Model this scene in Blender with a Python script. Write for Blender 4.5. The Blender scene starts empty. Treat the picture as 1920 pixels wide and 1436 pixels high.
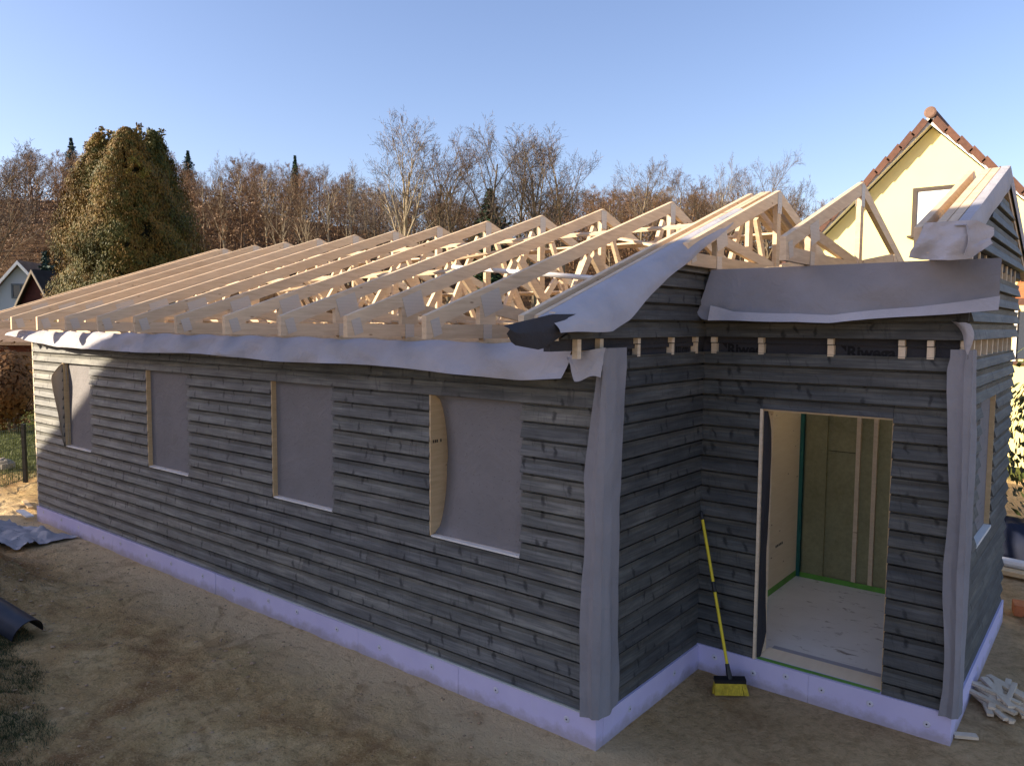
import bpy, math, random
import numpy as np
from mathutils import Vector, Matrix
RAD = math.radians
SC = bpy.context.scene
COL = SC.collection
rnd = random.Random(7)
nrs = np.random.RandomState(11)

# ------------------------------------------------------------------ camera
CAM = np.array([2.7383, -4.3964, 2.95])
YAW, PITCH, ROLL, FPX = 0.6731, 0.0757, 0.0065, 1437.7
def cam_axes():
    f = np.array([-math.sin(YAW)*math.cos(PITCH), math.cos(YAW)*math.cos(PITCH), -math.sin(PITCH)])
    r = np.array([math.cos(YAW), math.sin(YAW), 0.0]); u = np.cross(r, f)
    return (math.cos(ROLL)*r+math.sin(ROLL)*u, -math.sin(ROLL)*r+math.cos(ROLL)*u, f)
CR, CU, CF = cam_axes()
cd = bpy.data.cameras.new('camera'); cam = bpy.data.objects.new('camera', cd); COL.objects.link(cam)
cd.sensor_width = 36.0; cd.lens = FPX/1920*36.0; cd.clip_end = 3000; cd.clip_start = 0.05
cam.matrix_world = Matrix(((CR[0], CU[0], -CF[0], CAM[0]), (CR[1], CU[1], -CF[1], CAM[1]), (CR[2], CU[2], -CF[2], CAM[2]), (0, 0, 0, 1)))
SC.camera = cam

# ------------------------------------------------------------------ sky, sun, exposure
SUN_DIR = Vector((-0.639, -0.686, 0.342)).normalized()      # towards the sun
wd = bpy.data.worlds.new('World'); SC.world = wd; wd.use_nodes = True
wn = wd.node_tree; bg = wn.nodes['Background']
sky = wn.nodes.new('ShaderNodeTexSky'); sky.sky_type = 'NISHITA'; sky.sun_disc = False
sky.sun_elevation = math.asin(SUN_DIR.z); sky.sun_rotation = math.atan2(SUN_DIR.x, SUN_DIR.y)
sky.air_density = 1.0; sky.dust_density = 1.0; sky.ozone_density = 3.0
tint = wn.nodes.new('ShaderNodeMix'); tint.data_type = 'RGBA'; tint.blend_type = 'MULTIPLY'; tint.inputs[0].default_value = 1.0
tint.inputs[7].default_value = (1.13, 0.96, 0.99, 1.0)          # the photo's paler, warmer-balanced blue
wn.links.new(sky.outputs[0], tint.inputs[6]); wn.links.new(tint.outputs[2], bg.inputs[0]); bg.inputs[1].default_value = 0.105
sl = bpy.data.lights.new('sun', 'SUN'); sun = bpy.data.objects.new('sun', sl); COL.objects.link(sun)
sl.energy = 5.0; sl.angle = RAD(0.4); sl.color = (1.0, 0.85, 0.64)
sun.rotation_euler = (-SUN_DIR).to_track_quat('-Z', 'Y').to_euler(); sun.location = (-20, -20, 20)
SC.view_settings.view_transform = 'Standard'; SC.view_settings.look = 'None'
SC.view_settings.gamma = 1.0; SC.view_settings.exposure = 1.30; SC.view_settings.use_curve_mapping = False
SC.render.resolution_x = 1024; SC.render.resolution_y = 765

# ------------------------------------------------------------------ helpers
def at(px, py, depth):
    """a point seen at photo pixel (1920 wide) at a given distance along the view"""
    return CAM + depth*(CF + CR*(px-960)/FPX - CU*(py-718)/FPX)

def tag(o, label=None, cat=None, group=None, kind=None):
    if label: o['label'] = label
    if cat: o['category'] = cat
    if group: o['group'] = group
    if kind: o['kind'] = kind
    return o
def thing(name, label, cat, loc=(0, 0, 0), group=None):
    o = bpy.data.objects.new(name, None); COL.objects.link(o); o.location = loc
    o.empty_display_size = 0.1
    return tag(o, label, cat, group)
WL = {}
def wloc(o):
    p = np.zeros(3)
    while o is not None:
        p += np.array(o.location); o = o.parent
    return p
def make_mesh(name, verts, faces, mats, fm=None, smooth=False):
    me = bpy.data.meshes.new(name)
    me.from_pydata([tuple(v) for v in verts], [], [tuple(f) for f in faces])
    for m in (mats if isinstance(mats, (list, tuple)) else [mats]): me.materials.append(m)
    if fm is not None: me.polygons.foreach_set('material_index', np.array(fm, dtype=np.int32))
    if smooth: me.polygons.foreach_set('use_smooth', np.ones(len(me.polygons), dtype=bool))
    me.update()
    if smooth: me.set_sharp_from_angle(angle=RAD(22))
    return me
def fast_mesh(name, V, Fq, mat, k, smooth=False):
    """numpy mesh: V (n,3), Fq (m,k)"""
    me = bpy.data.meshes.new(name); n = len(V); m = len(Fq)
    me.vertices.add(n); me.vertices.foreach_set('co', np.asarray(V, dtype=np.float32).ravel())
    me.loops.add(m*k); me.loops.foreach_set('vertex_index', np.asarray(Fq, dtype=np.int32).ravel())
    me.polygons.add(m); me.polygons.foreach_set('loop_start', np.arange(m, dtype=np.int32)*k)
    me.polygons.foreach_set('loop_total', np.full(m, k, dtype=np.int32))
    if smooth: me.polygons.foreach_set('use_smooth', np.ones(m, dtype=bool))
    me.materials.append(mat); me.update(); me.validate(); return me
def link(name, me, parent=None):
    o = bpy.data.objects.new(name, me); COL.objects.link(o)
    if parent is not None: o.parent = parent
    return o
def part(name, geo, mats, parent=None, fm=None, smooth=False):
    """geo = (verts in world space, faces); becomes a child in the parent's space"""
    V, Fc = geo
    V = np.array(V, dtype=float)
    if parent is not None: V = V - wloc(parent)
    return link(name, make_mesh(name, V, Fc, mats, fm, smooth), parent)
def solo(name, geo, mats, label, cat, base, group=None, fm=None, smooth=False):
    V, Fc = geo
    o = link(name, make_mesh(name, np.array(V, dtype=float)-np.array(base), Fc, mats, fm, smooth)); o.location = base
    return tag(o, label, cat, group)
class G:
    """collects shapes"""
    def __init__(s): s.V = []; s.F = []; s.M = []
    def add(s, geo, m=0):
        V, Fc = geo; b = len(s.V)
        s.V += [tuple(v) for v in V]; s.F += [tuple(i+b for i in f) for f in Fc]; s.M += [m]*len(Fc)
        return s
    @property
    def geo(s): return (s.V, s.F)
def box(x0, x1, y0, y1, z0, z1):
    V = [(x0, y0, z0), (x1, y0, z0), (x1, y1, z0), (x0, y1, z0), (x0, y0, z1), (x1, y0, z1), (x1, y1, z1), (x0, y1, z1)]
    return V, [(0, 3, 2, 1), (4, 5, 6, 7), (0, 1, 5, 4), (1, 2, 6, 5), (2, 3, 7, 6), (3, 0, 4, 7)]
def obox(c, ax, ay, az):
    """box from centre and three half-axis vectors"""
    c, ax, ay, az = map(np.array, (c, ax, ay, az))
    V = [c+sx*ax+sy*ay+sz*az for sz in (-1, 1) for sx, sy in ((-1, -1), (1, -1), (1, 1), (-1, 1))]
    return V, [(0, 3, 2, 1), (4, 5, 6, 7), (0, 1, 5, 4), (1, 2, 6, 5), (2, 3, 7, 6), (3, 0, 4, 7)]
def beam(p, q, wid, hei, up=(0, 0, 1)):
    p = np.array(p, float); q = np.array(q, float); d = q-p; L = np.linalg.norm(d); d /= L
    s = np.cross(d, up); s /= np.linalg.norm(s); t = np.cross(s, d)
    return obox((p+q)/2, d*L/2, s*wid/2, t*hei/2)
def prism(poly, axis, a0, a1):
    """extrude a polygon (list of 2-tuples in the two other axes, in xyz order) along axis"""
    n = len(poly)
    def mk(a, p):
        l = list(p); l.insert(axis, a); return tuple(l)
    V = [mk(a0, p) for p in poly]+[mk(a1, p) for p in poly]
    Fc = [tuple(range(n))[::-1], tuple(range(n, 2*n))]+[(i, (i+1) % n, (i+1) % n+n, i+n) for i in range(n)]
    return V, Fc
def tube(pts, rad, n=6, cap=True):
    pts = [np.array(p, float) for p in pts]; V = []; Fc = []
    if not hasattr(rad, '__len__'): rad = [rad]*len(pts)
    for i, p in enumerate(pts):
        d = pts[min(i+1, len(pts)-1)]-pts[max(i-1, 0)]; d = d/np.linalg.norm(d)
        a = np.cross(d, (0, 0, 1) if abs(d[2]) < .9 else (1, 0, 0)); a /= np.linalg.norm(a); b = np.cross(d, a)
        for k in range(n):
            t = 2*math.pi*k/n; V.append(p+rad[i]*(a*math.cos(t)+b*math.sin(t)))
    for i in range(len(pts)-1):
        for k in range(n):
            k2 = (k+1) % n; Fc.append((i*n+k, i*n+k2, (i+1)*n+k2, (i+1)*n+k))
    if cap: Fc += [tuple(range(n))[::-1], tuple(range((len(pts)-1)*n, len(pts)*n))]
    return V, Fc
def sheet(fn, nu, nv, th=0.003, toward=(2.7, -4.4, 6.0)):
    """cloth: fn(u,v)->xyz on a grid, given thickness; slot 0 = upper side, slot 1 = back and edges"""
    P = np.array([[fn(i/(nu-1), j/(nv-1)) for j in range(nv)] for i in range(nu)], float)
    du = np.gradient(P, axis=0); dv = np.gradient(P, axis=1); N = np.cross(du, dv)
    N /= np.maximum(np.linalg.norm(N, axis=2, keepdims=True), 1e-9)
    if np.sum(N*(np.array(toward)-P)) < 0:
        P = P[::-1]; N = -N[::-1]
    A = P.reshape(-1, 3); B = (P-N*th).reshape(-1, 3); n = nu*nv; Fc = []; M = []
    for i in range(nu-1):
        for j in range(nv-1):
            a = i*nv+j; Fc.append((a, a+nv, a+nv+1, a+1)); M.append(0)
            Fc.append((n+a, n+a+1, n+a+nv+1, n+a+nv)); M.append(1)
    ring = [i*nv for i in range(nu)]+[(nu-1)*nv+j for j in range(1, nv)]+[i*nv+nv-1 for i in range(nu-2, -1, -1)]+[j for j in range(nv-2, 0, -1)]
    for k in range(len(ring)):
        a, b = ring[k], ring[(k+1) % len(ring)]; Fc.append((a, n+a, n+b, b)); M.append(1)
    return (np.vstack([A, B]), Fc), M
def ip(x, xs, ys): return float(np.interp(x, xs, ys))

_perm = np.random.RandomState(3).rand(256, 256)
def vnoise(x, y):
    x = np.asarray(x, float); y = np.asarray(y, float)
    xi = np.floor(x).astype(int); yi = np.floor(y).astype(int); fx = x-xi; fy = y-yi
    fx = fx*fx*(3-2*fx); fy = fy*fy*(3-2*fy); g = lambda a, b: _perm[a & 255, b & 255]
    return (g(xi, yi)*(1-fx)+g(xi+1, yi)*fx)*(1-fy)+(g(xi, yi+1)*(1-fx)+g(xi+1, yi+1)*fx)*fy-0.5
def fbm(x, y, o=4):
    s = 0; a = 1
    for i in range(o): s = s+a*vnoise(x*2**i+17*i, y*2**i+5*i); a *= .5
    return s

# ------------------------------------------------------------------ materials
class NT:
    def __init__(s, name, rough=0.7, spec=0.3):
        s.m = bpy.data.materials.new(name); s.m.use_nodes = True; s.t = s.m.node_tree
        s.b = s.t.nodes['Principled BSDF']; s.b.inputs['Roughness'].default_value = rough
        s.b.inputs['Specular IOR Level'].default_value = spec
    def n(s, typ, ins=None, **props):
        nd = s.t.nodes.new(typ)
        for k, v in props.items(): setattr(nd, k, v)
        if ins:
            for k, v in ins.items():
                if hasattr(v, 'is_linked') or isinstance(v, bpy.types.NodeSocket): s.t.links.new(v, nd.inputs[k])
                else: nd.inputs[k].default_value = v
        return nd
    def obj(s): return s.n('ShaderNodeTexCoord').outputs['Object']
    def rand(s): return s.n('ShaderNodeObjectInfo').outputs['Random']
    def math(s, op, a, b=0.0, c=None):
        d = {0: a, 1: b}
        if c is not None: d[2] = c
        return s.n('ShaderNodeMath', d, operation=op).outputs[0]
    def vec(s, x, y, z): return s.n('ShaderNodeCombineXYZ', {0: x, 1: y, 2: z}).outputs[0]
    def sep(s, v): return s.n('ShaderNodeSeparateXYZ', {0: v}).outputs
    def scale(s, v, sc, loc=(0, 0, 0)): return s.n('ShaderNodeMapping', {'Vector': v, 'Scale': sc, 'Location': loc}).outputs[0]
    def noise(s, v, scale, detail=4, rough=.55, dist=0.0):
        return s.n('ShaderNodeTexNoise', {'Vector': v, 'Scale': scale, 'Detail': detail, 'Roughness': rough, 'Distortion': dist}).outputs['Fac']
    def ramp(s, f, stops):
        nd = s.n('ShaderNodeValToRGB', {0: f}); cr = nd.color_ramp
        while len(cr.elements) < len(stops): cr.elements.new(.5)
        for e, (p, c) in zip(cr.elements, stops):
            e.position = p; e.color = (*c, 1) if hasattr(c, '__len__') else (c, c, c, 1)
        return nd.outputs[0]
    def mix(s, f, a, b, mode='MIX'):
        col = lambda v: (*v, 1) if isinstance(v, tuple) and len(v) == 3 else v
        return s.n('ShaderNodeMix', {0: f, 6: col(a), 7: col(b)}, data_type='RGBA', blend_type=mode).outputs[2]
    def bump(s, h, strength=.3, dist=.01):
        nd = s.n('ShaderNodeBump', {'Height': h, 'Strength': strength, 'Distance': dist}); s.t.links.new(nd.outputs[0], s.b.inputs['Normal'])
    def base(s, c):
        if isinstance(c, tuple): s.b.inputs['Base Color'].default_value = (*c, 1)
        else: s.t.links.new(c, s.b.inputs['Base Color'])
        return s
    def rough(s, v): s.t.links.new(v, s.b.inputs['Roughness'])

def simple(name, c, rough=.6, var=.12, sc=6.0, spec=.3, metal=0.0, bump=0.0, bsc=60):
    t = NT(name, rough, spec); o = t.obj(); f = t.noise(o, sc, 5, .6)
    lo = tuple(x*(1-var) for x in c); hi = tuple(min(1, x*(1+var)) for x in c)
    t.base(t.ramp(f, [(.3, lo), (.7, hi)])); t.b.inputs['Metallic'].default_value = metal
    if bump: t.bump(t.noise(o, bsc, 4), bump, .004)
    return t.m

def mk_siding(name, k):
    t = NT(name, .62, .35); o = t.sep(t.obj()); r = t.rand()
    s = t.math('ADD', o[0], o[1]); ro = t.math('MULTIPLY', r, 37.0); so = t.math('ADD', s, ro)
    v = t.vec(so, o[2], ro)
    grain = t.noise(t.scale(v, (2.2, 60, 1)), 1.0, 5, .62, .5)
    patch = t.noise(t.scale(v, (2.2, 9, 1)), 1.0, 4, .6)
    smear = t.noise(t.scale(v, (19, 4.0, 1)), 1.0, 4, .65, 1.5)
    wob = t.noise(t.scale(v, (7, 11, 1)), 1.0, 3, .6); wb = t.math('MULTIPLY', t.math('SUBTRACT', wob, .5), .11)
    kv = t.vec(t.math('ADD', so, wb), t.math('ADD', o[2], t.math('MULTIPLY', r, 3.0)), ro)
    vor = t.n('ShaderNodeTexVoronoi', {'Vector': t.scale(kv, (6.0, 2.6, 1)), 'Scale': 1.0, 'Randomness': 1.0}, feature='F1', voronoi_dimensions='2D')
    knot = t.ramp(vor.outputs['Distance'], [(.05, 1.0), (.13, 0.0)])
    f = t.math('ADD', t.math('MULTIPLY', grain, .5), t.math('MULTIPLY', patch, .5))
    c = t.ramp(f, [(.30, (.040, .042, .044)), (.5, (.108, .109, .107)), (.68, (.215, .213, .200))])
    sm = t.ramp(smear, [(.57, 0.0), (.68, .45)])
    c = t.mix(sm, c, (.036, .037, .040))
    c = t.mix(t.math('MULTIPLY', knot, .80), c, (.020, .021, .023))
    tint = t.ramp(r, [(.0, (.80, .83, .87)), (.35, (1.0, 1.0, 1.0)), (.6, (1.06, 1.05, 1.0)), (.85, (.92, .95, .95)), (1.0, (1.14, 1.11, 1.04))])
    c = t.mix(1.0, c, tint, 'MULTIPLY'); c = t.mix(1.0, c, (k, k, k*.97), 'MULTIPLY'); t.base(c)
    t.bump(t.math('SUBTRACT', grain, t.math('MULTIPLY', knot, .4)), .4, .004)
    return t.m
def mk_pine(name, lo, hi, rough=.65):
    t = NT(name, rough, .25); r = t.rand(); ro = t.math('MULTIPLY', r, 53.0); o = t.obj()
    v = t.n('ShaderNodeVectorMath', {0: o, 1: t.vec(ro, ro, ro)}, operation='ADD').outputs[0]
    x = t.sep(v)
    vv = t.vec(t.math('MULTIPLY', x[0], 9.0), t.math('MULTIPLY', x[1], 2.0), t.math('MULTIPLY', x[2], 22.0))
    g = t.noise(vv, 1.6, 5, .6, .6); big = t.noise(v, 1.3, 2)
    f = t.math('ADD', t.math('MULTIPLY', g, .7), t.math('MULTIPLY', big, .3))
    c = t.ramp(f, [(.32, lo), (.66, hi)])
    vor = t.n('ShaderNodeTexVoronoi', {'Vector': t.scale(v, (1.0, 2.4, 7.0)), 'Scale': 1.5}, feature='F1')
    k = t.ramp(vor.outputs['Distance'], [(.04, 1.0), (.10, .0)])
    c = t.mix(t.math('MULTIPLY', k, .75), c, (.20, .10, .05))
    c = t.mix(1.0, c, t.ramp(r, [(0, (.86, .84, .80)), (.5, (1, 1, 1)), (1, (1.06, 1.02, .96))]), 'MULTIPLY')
    t.base(c); t.bump(g, .15, .003); return t.m
def mk_cloth(name, c, var=.10, dots=False):
    t = NT(name, .78, .2); o = t.obj(); f = t.noise(o, 2.2, 5, .6); fine = t.noise(o, 140, 2)
    lo = tuple(x*(1-var) for x in c); hi = tuple(x*(1+var) for x in c)
    col = t.ramp(f, [(.32, lo), (.68, hi)])
    if dots:
        v = t.n('ShaderNodeTexVoronoi', {'Vector': t.scale(o, (13, 1, 13)), 'Scale': 1.0, 'Randomness': .25}, feature='F1')
        col = t.mix(t.ramp(v.outputs['Distance'], [(.05, .45), (.10, 0.0)]), col, tuple(x*.4 for x in c))
    t.base(col); cr_ = t.noise(o, 5.5, 5, .6, 1.0); t.bump(t.math('ADD', t.math('MULTIPLY', fine, .5), t.math('ADD', t.math('MULTIPLY', f, 5.0), t.math('MULTIPLY', cr_, 5.0))), .35, .010); return t.m
def mk_plate():
    t = NT('galvanised_plate', .55, .4); t.b.inputs['Metallic'].default_value = .15; o = t.sep(t.obj())
    w1 = t.n('ShaderNodeTexBrick', {'Vector': t.vec(o[1], o[2], 0.0), 'Scale': 1.0, 'Color1': (.30, .26, .22, 1), 'Color2': (.36, .32, .27, 1), 'Mortar': (.58, .52, .45, 1),
        'Mortar Size': .0055, 'Mortar Smooth': .2, 'Brick Width': .011, 'Row Height': .028})
    t.base(w1.outputs['Color']); t.bump(w1.outputs['Fac'], .5, .004); return t.m
def mk_foam():
    t = NT('lavender_foam', .75, .2); o = t.obj(); r = t.rand()
    f = t.noise(o, 1.8, 5, .6); dirt = t.noise(o, 5.0, 6, .7); z = t.sep(o)[2]
    c = t.ramp(f, [(.3, (.55, .505, .74)), (.7, (.65, .60, .82))])
    c = t.mix(t.math('MULTIPLY', r, .25), c, (.58, .55, .76))
    low = t.ramp(t.math('ADD', t.math('MULTIPLY', z, 4.0), t.math('SUBTRACT', dirt, .5)), [(.05, .55), (.35, .0)])
    c = t.mix(low, c, (.30, .25, .22)); st = t.ramp(dirt, [(.58, 0.0), (.75, .35)])
    c = t.mix(st, c, (.60, .58, .68)); t.base(c); t.bump(t.noise(o, 120, 2), .1, .003); return t.m
def mk_ground():
    t = NT('sandy_soil', .95, .1); o = t.obj(); x = t.sep(o)
    big = t.noise(o, .35, 4, .6, .5); mid = t.noise(o, 1.5, 6, .62, .3); fine = t.noise(o, 12, 8, .74, .4); tiny = t.noise(o, 60, 3, .7)
    c = t.ramp(mid, [(.34, (.36, .220, .115)), (.47, (.58, .425, .235)), (.60, (.74, .585, .355)), (.74, (.80, .69, .50))])
    c = t.mix(t.ramp(big, [(.54, 0.0), (.68, .7)]), c, (.38, .215, .11))
    c = t.mix(t.ramp(t.noise(o, .75, 5, .6, .8), [(.55, 0.0), (.66, .55)]), c, (.34, .30, .16))
    c = t.mix(t.ramp(fine, [(.36, .62), (.50, 0.0)]), c, (.25, .15, .08))
    c = t.mix(t.ramp(t.noise(o, 38, 4, .75), [(.30, .75), (.44, 0.0)]), c, (.24, .15, .085))
    c = t.mix(t.ramp(tiny, [(.5, 0.0), (.68, .65)]), c, (.82, .68, .48))
    # paler, drier sand strewn along the foundation
    d1 = t.math('ABSOLUTE', t.math('ADD', x[1], .18)); near = t.math('MULTIPLY', t.math('LESS_THAN', x[0], .6), t.ramp(t.math('ADD', d1, t.math('MULTIPLY', t.math('SUBTRACT', mid, .5), 1.3)), [(.08, .85), (.75, 0.0)]))
    c = t.mix(near, c, (.82, .71, .53))
    # smooth compacted grey-brown sand by the entrance
    ent = t.math('MULTIPLY', t.ramp(t.math('ADD', x[0], t.math('MULTIPLY', t.math('SUBTRACT', mid, .5), 1.2)), [(.0, 0.0), (.55, 1.0)]), .75)
    c = t.mix(ent, c, t.ramp(fine, [(.3, (.46, .35, .23)), (.55, (.66, .52, .36)), (.75, (.74, .60, .43))]))
    c = t.mix(t.ramp(t.noise(o, 2.6, 6, .7, 1.2), [(.52, 0.0), (.66, .5)]), c, (.31, .185, .09))
    c = t.mix(1.0, c, (1.20, 1.06, .82), 'MULTIPLY')
    # grass and leaf litter farther off
    dist = t.math('SUBTRACT', t.math('MULTIPLY', x[1], .78), t.math('MULTIPLY', x[0], .62))
    lf = t.ramp(t.math('ADD', t.math('MULTIPLY', dist, .02), t.math('MULTIPLY', t.math('SUBTRACT', big, .5), .1)), [(.185, 0.0), (.205, 1.0)])
    gr = t.ramp(fine, [(.3, (.055, .075, .018)), (.6, (.14, .16, .04)), (.75, (.22, .20, .08))])
    c = t.mix(lf, c, gr)
    wood = t.ramp(t.math('MULTIPLY', dist, .01), [(.38, 0.0), (.46, 1.0)])
    c = t.mix(wood, c, t.ramp(mid, [(.3, (.05, .03, .015)), (.7, (.12, .07, .035))]))
    t.base(c); t.bump(t.math('ADD', t.math('MULTIPLY', fine, 1.0), t.math('MULTIPLY', tiny, .35)), 1.0, .09); return t.m
def mk_leaf(name, stops, sc=1.5, rough=.6):
    t = NT(name, rough, .2); g = t.n('ShaderNodeNewGeometry').outputs['Position']
    f = t.math('ADD', t.math('MULTIPLY', t.noise(g, sc, 4, .65), .6), t.math('MULTIPLY', t.noise(g, sc*9, 2), .4))
    t.base(t.ramp(f, stops)); return t.m
def mk_render(name, c, var=.05):
    t = NT(name, .9, .1); o = t.obj(); f = t.noise(o, .8, 5, .6)
    t.base(t.ramp(f, [(.3, tuple(x*(1-var) for x in c)), (.7, tuple(min(1, x*(1+var)) for x in c))]))
    t.bump(t.noise(o, 90, 3), .25, .004); return t.m
def mk_floor():
    t = NT('concrete_floor', .8, .3); o = t.obj(); f = t.noise(o, 1.5, 5, .6); d = t.noise(t.scale(o, (1, 2.2, 1)), 5.5, 4, .7, .8)
    c = t.ramp(f, [(.3, (.70, .68, .64)), (.7, (.82, .80, .76))]); c = t.mix(t.ramp(d, [(.60, 0.0), (.70, .75)]), c, (.15, .11, .07))
    t.base(c); t.bump(d, .2, .004); return t.m
def mk_osb():
    t = NT('green_board', .7, .3); o = t.obj(); f = t.noise(o, 3, 5, .6); g = t.noise(o, 26, 4, .7)
    c = t.ramp(t.math('ADD', t.math('MULTIPLY', f, .5), t.math('MULTIPLY', g, .5)), [(.35, (.22, .215, .115)), (.65, (.34, .33, .19))])
    t.base(c); return t.m
def mk_bark(name, a, b):
    t = NT(name, .9, .1); o = t.obj(); f = t.noise(t.scale(o, (6, 6, 1.2)), 1.0, 4, .6)
    t.base(t.ramp(f, [(.3, a), (.7, b)])); return t.m
def mk_tile(name, c):
    t = NT(name, .75, .25); o = t.obj(); r = t.rand(); f = t.noise(o, 9, 5, .65)
    col = t.ramp(f, [(.3, tuple(x*.72 for x in c)), (.7, tuple(x*1.15 for x in c))])
    col = t.mix(1.0, col, t.ramp(r, [(0, (.82, .82, .85)), (1, (1.12, 1.05, 1.0))]), 'MULTIPLY'); t.base(col); return t.m
def mk_rows(name, c, row, axis=2):
    """far tiled roof: rows too fine to tell apart"""
    t = NT(name, .8, .2); o = t.sep(t.obj()); w = t.math('FRACT', t.math('DIVIDE', o[axis], row))
    f = t.noise(t.obj(), 3, 4); col = t.ramp(f, [(.3, tuple(x*.75 for x in c)), (.7, tuple(x*1.2 for x in c))])
    t.base(col); t.bump(w, .8, .03); return t.m
def mk_glass(name, c=(.05, .06, .08)):
    t = NT(name, .05, .6); t.base(c); return t.m

M = dict(siding=mk_siding('weathered_grey_siding', 1.15), siding_shaded=mk_siding('recess_shaded_siding', .68), pine=mk_pine('fresh_spruce_timber', (.56, .42, .28), (.75, .60, .42)),  # second siding: same boards, shade of the recess put into a darker tone
    jamb=mk_pine('pale_plywood', (.52, .38, .21), (.66, .50, .30)), batten=mk_pine('batten_wood', (.62, .50, .35), (.78, .66, .50)),
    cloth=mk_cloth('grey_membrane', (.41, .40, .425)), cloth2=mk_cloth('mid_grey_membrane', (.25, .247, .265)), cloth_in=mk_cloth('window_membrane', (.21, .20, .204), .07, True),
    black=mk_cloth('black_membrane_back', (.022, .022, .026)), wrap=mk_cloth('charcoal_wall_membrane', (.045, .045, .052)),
    ink=simple('black_print', (.010, .010, .012), .8), plate=mk_plate(), foam=mk_foam(), ground=mk_ground(), floor=mk_floor(), osb=mk_osb(),
    disc=simple('fixing_disc', (.62, .60, .68), .5), green=simple('green_tape', (.14, .36, .06), .5, .2), teal=simple('teal_tape', (.03, .16, .14), .4, .2),
    grey_edge=simple('grey_strip', (.32, .34, .36), .5), white=simple('white_strip', (.78, .76, .72), .5, .06), dark=simple('dark_void', (.02, .02, .022), .9),
    yellow=mk_render('pale_yellow_render', (.84, .73, .33)), white_trim=simple('white_paint', (.78, .77, .72), .6, .06), tile=mk_tile('brown_clay_tile', (.115, .058, .040)),
    orange=mk_tile('orange_clay_tile', (.50, .17, .07)), frame=simple('dark_window_frame', (.06, .045, .035), .5), glass=mk_glass('window_glass'),
    blind=simple('white_blind', (.70, .70, .68), .6, .05), broom_y=simple('yellow_plastic', (.72, .56, .02), .35, .05), bristle=simple('yellow_bristle', (.52, .38, .03), .7, .3, 40),
    black_pl=simple('black_plastic', (.015, .015, .017), .4), bark=mk_bark('tree_bark', (.11, .085, .055), (.27, .21, .135)), twig=mk_bark('bare_twigs', (.095, .065, .045), (.17, .115, .075)),
    twig2=mk_bark('grey_twigs', (.105, .085, .07), (.19, .155, .125)), birch=mk_bark('pale_bark', (.22, .18, .12), (.42, .35, .24)))
M['cream'] = mk_pine('pale_cream_panel', (.80, .68, .50), (.88, .77, .60))
M['flap'] = mk_cloth('tan_lit_membrane', (.50, .42, .33))  # light passing through the loose cloth is put into this tan
M['conifer'] = mk_leaf('spruce_needles', [(.3, (.010, .028, .014)), (.7, (.035, .075, .035))], 1.2)
M['conifer_blue'] = mk_leaf('blue_spruce_needles', [(.3, (.015, .035, .03)), (.7, (.05, .09, .07))], 1.2)
M['thuja'] = mk_leaf('thuja_sprays', [(.34, (.022, .032, .007)), (.45, (.085, .082, .014)), (.55, (.18, .10, .020)), (.66, (.22, .195, .030))], .5)
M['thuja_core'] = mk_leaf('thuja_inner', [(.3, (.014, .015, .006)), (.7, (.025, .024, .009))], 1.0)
M['beech'] = mk_leaf('withered_beech_leaves', [(.3, (.09, .045, .018)), (.7, (.24, .12, .04))], 2.0)
M['wood_twig'] = mk_leaf('woodland_twigs', [(.32, (.10, .060, .034)), (.5, (.18, .105, .056)), (.68, (.24, .155, .088))], .09)
M['brush'] = mk_leaf('woodland_brush', [(.32, (.06, .036, .018)), (.5, (.15, .075, .034)), (.68, (.14, .10, .045))], .15)
M['shrub'] = mk_leaf('shrub_leaves', [(.3, (.02, .035, .012)), (.7, (.09, .11, .03))], 3.0)
M['grass'] = mk_leaf('grass_blades', [(.3, (.030, .045, .014)), (.7, (.10, .11, .045))], 3.0)
M['lawn'] = mk_leaf('lawn_blades', [(.3, (.06, .085, .018)), (.7, (.15, .16, .04))], 2.0)

# ------------------------------------------------------------------ house dimensions (metres)
D, W, L = 1.645, 1.92, 9.83            # depth of the recess, width of the porch block, length of the facade
BK = 6.30; PB = 4.62                   # back of the main block, back of the porch block
HP = 0.215                             # top of the foam plinth
ZB, PZ = 0.188, 0.1292                 # lowest board, board exposure
ZT, ZU = 2.737, 2.862                  # top of lower siding, bottom of upper siding
YE, YR, ZR = -0.553, 3.15, 4.268       # eave end, ridge
SLP = (ZR-3.011)/(YR-YE)
def roof(y): return 3.011+SLP*((y if y <= YR else 2*YR-y)-YE)
WIN = [(-8.755, -7.93), (-6.378, -5.443), (-3.828, -2.887), (-1.637, -.699)]
WZ0, WZ1 = 1.222, 2.385
DX0, DX1, DZ0, DZ1 = .485, 1.452, .20, 2.289

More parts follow.
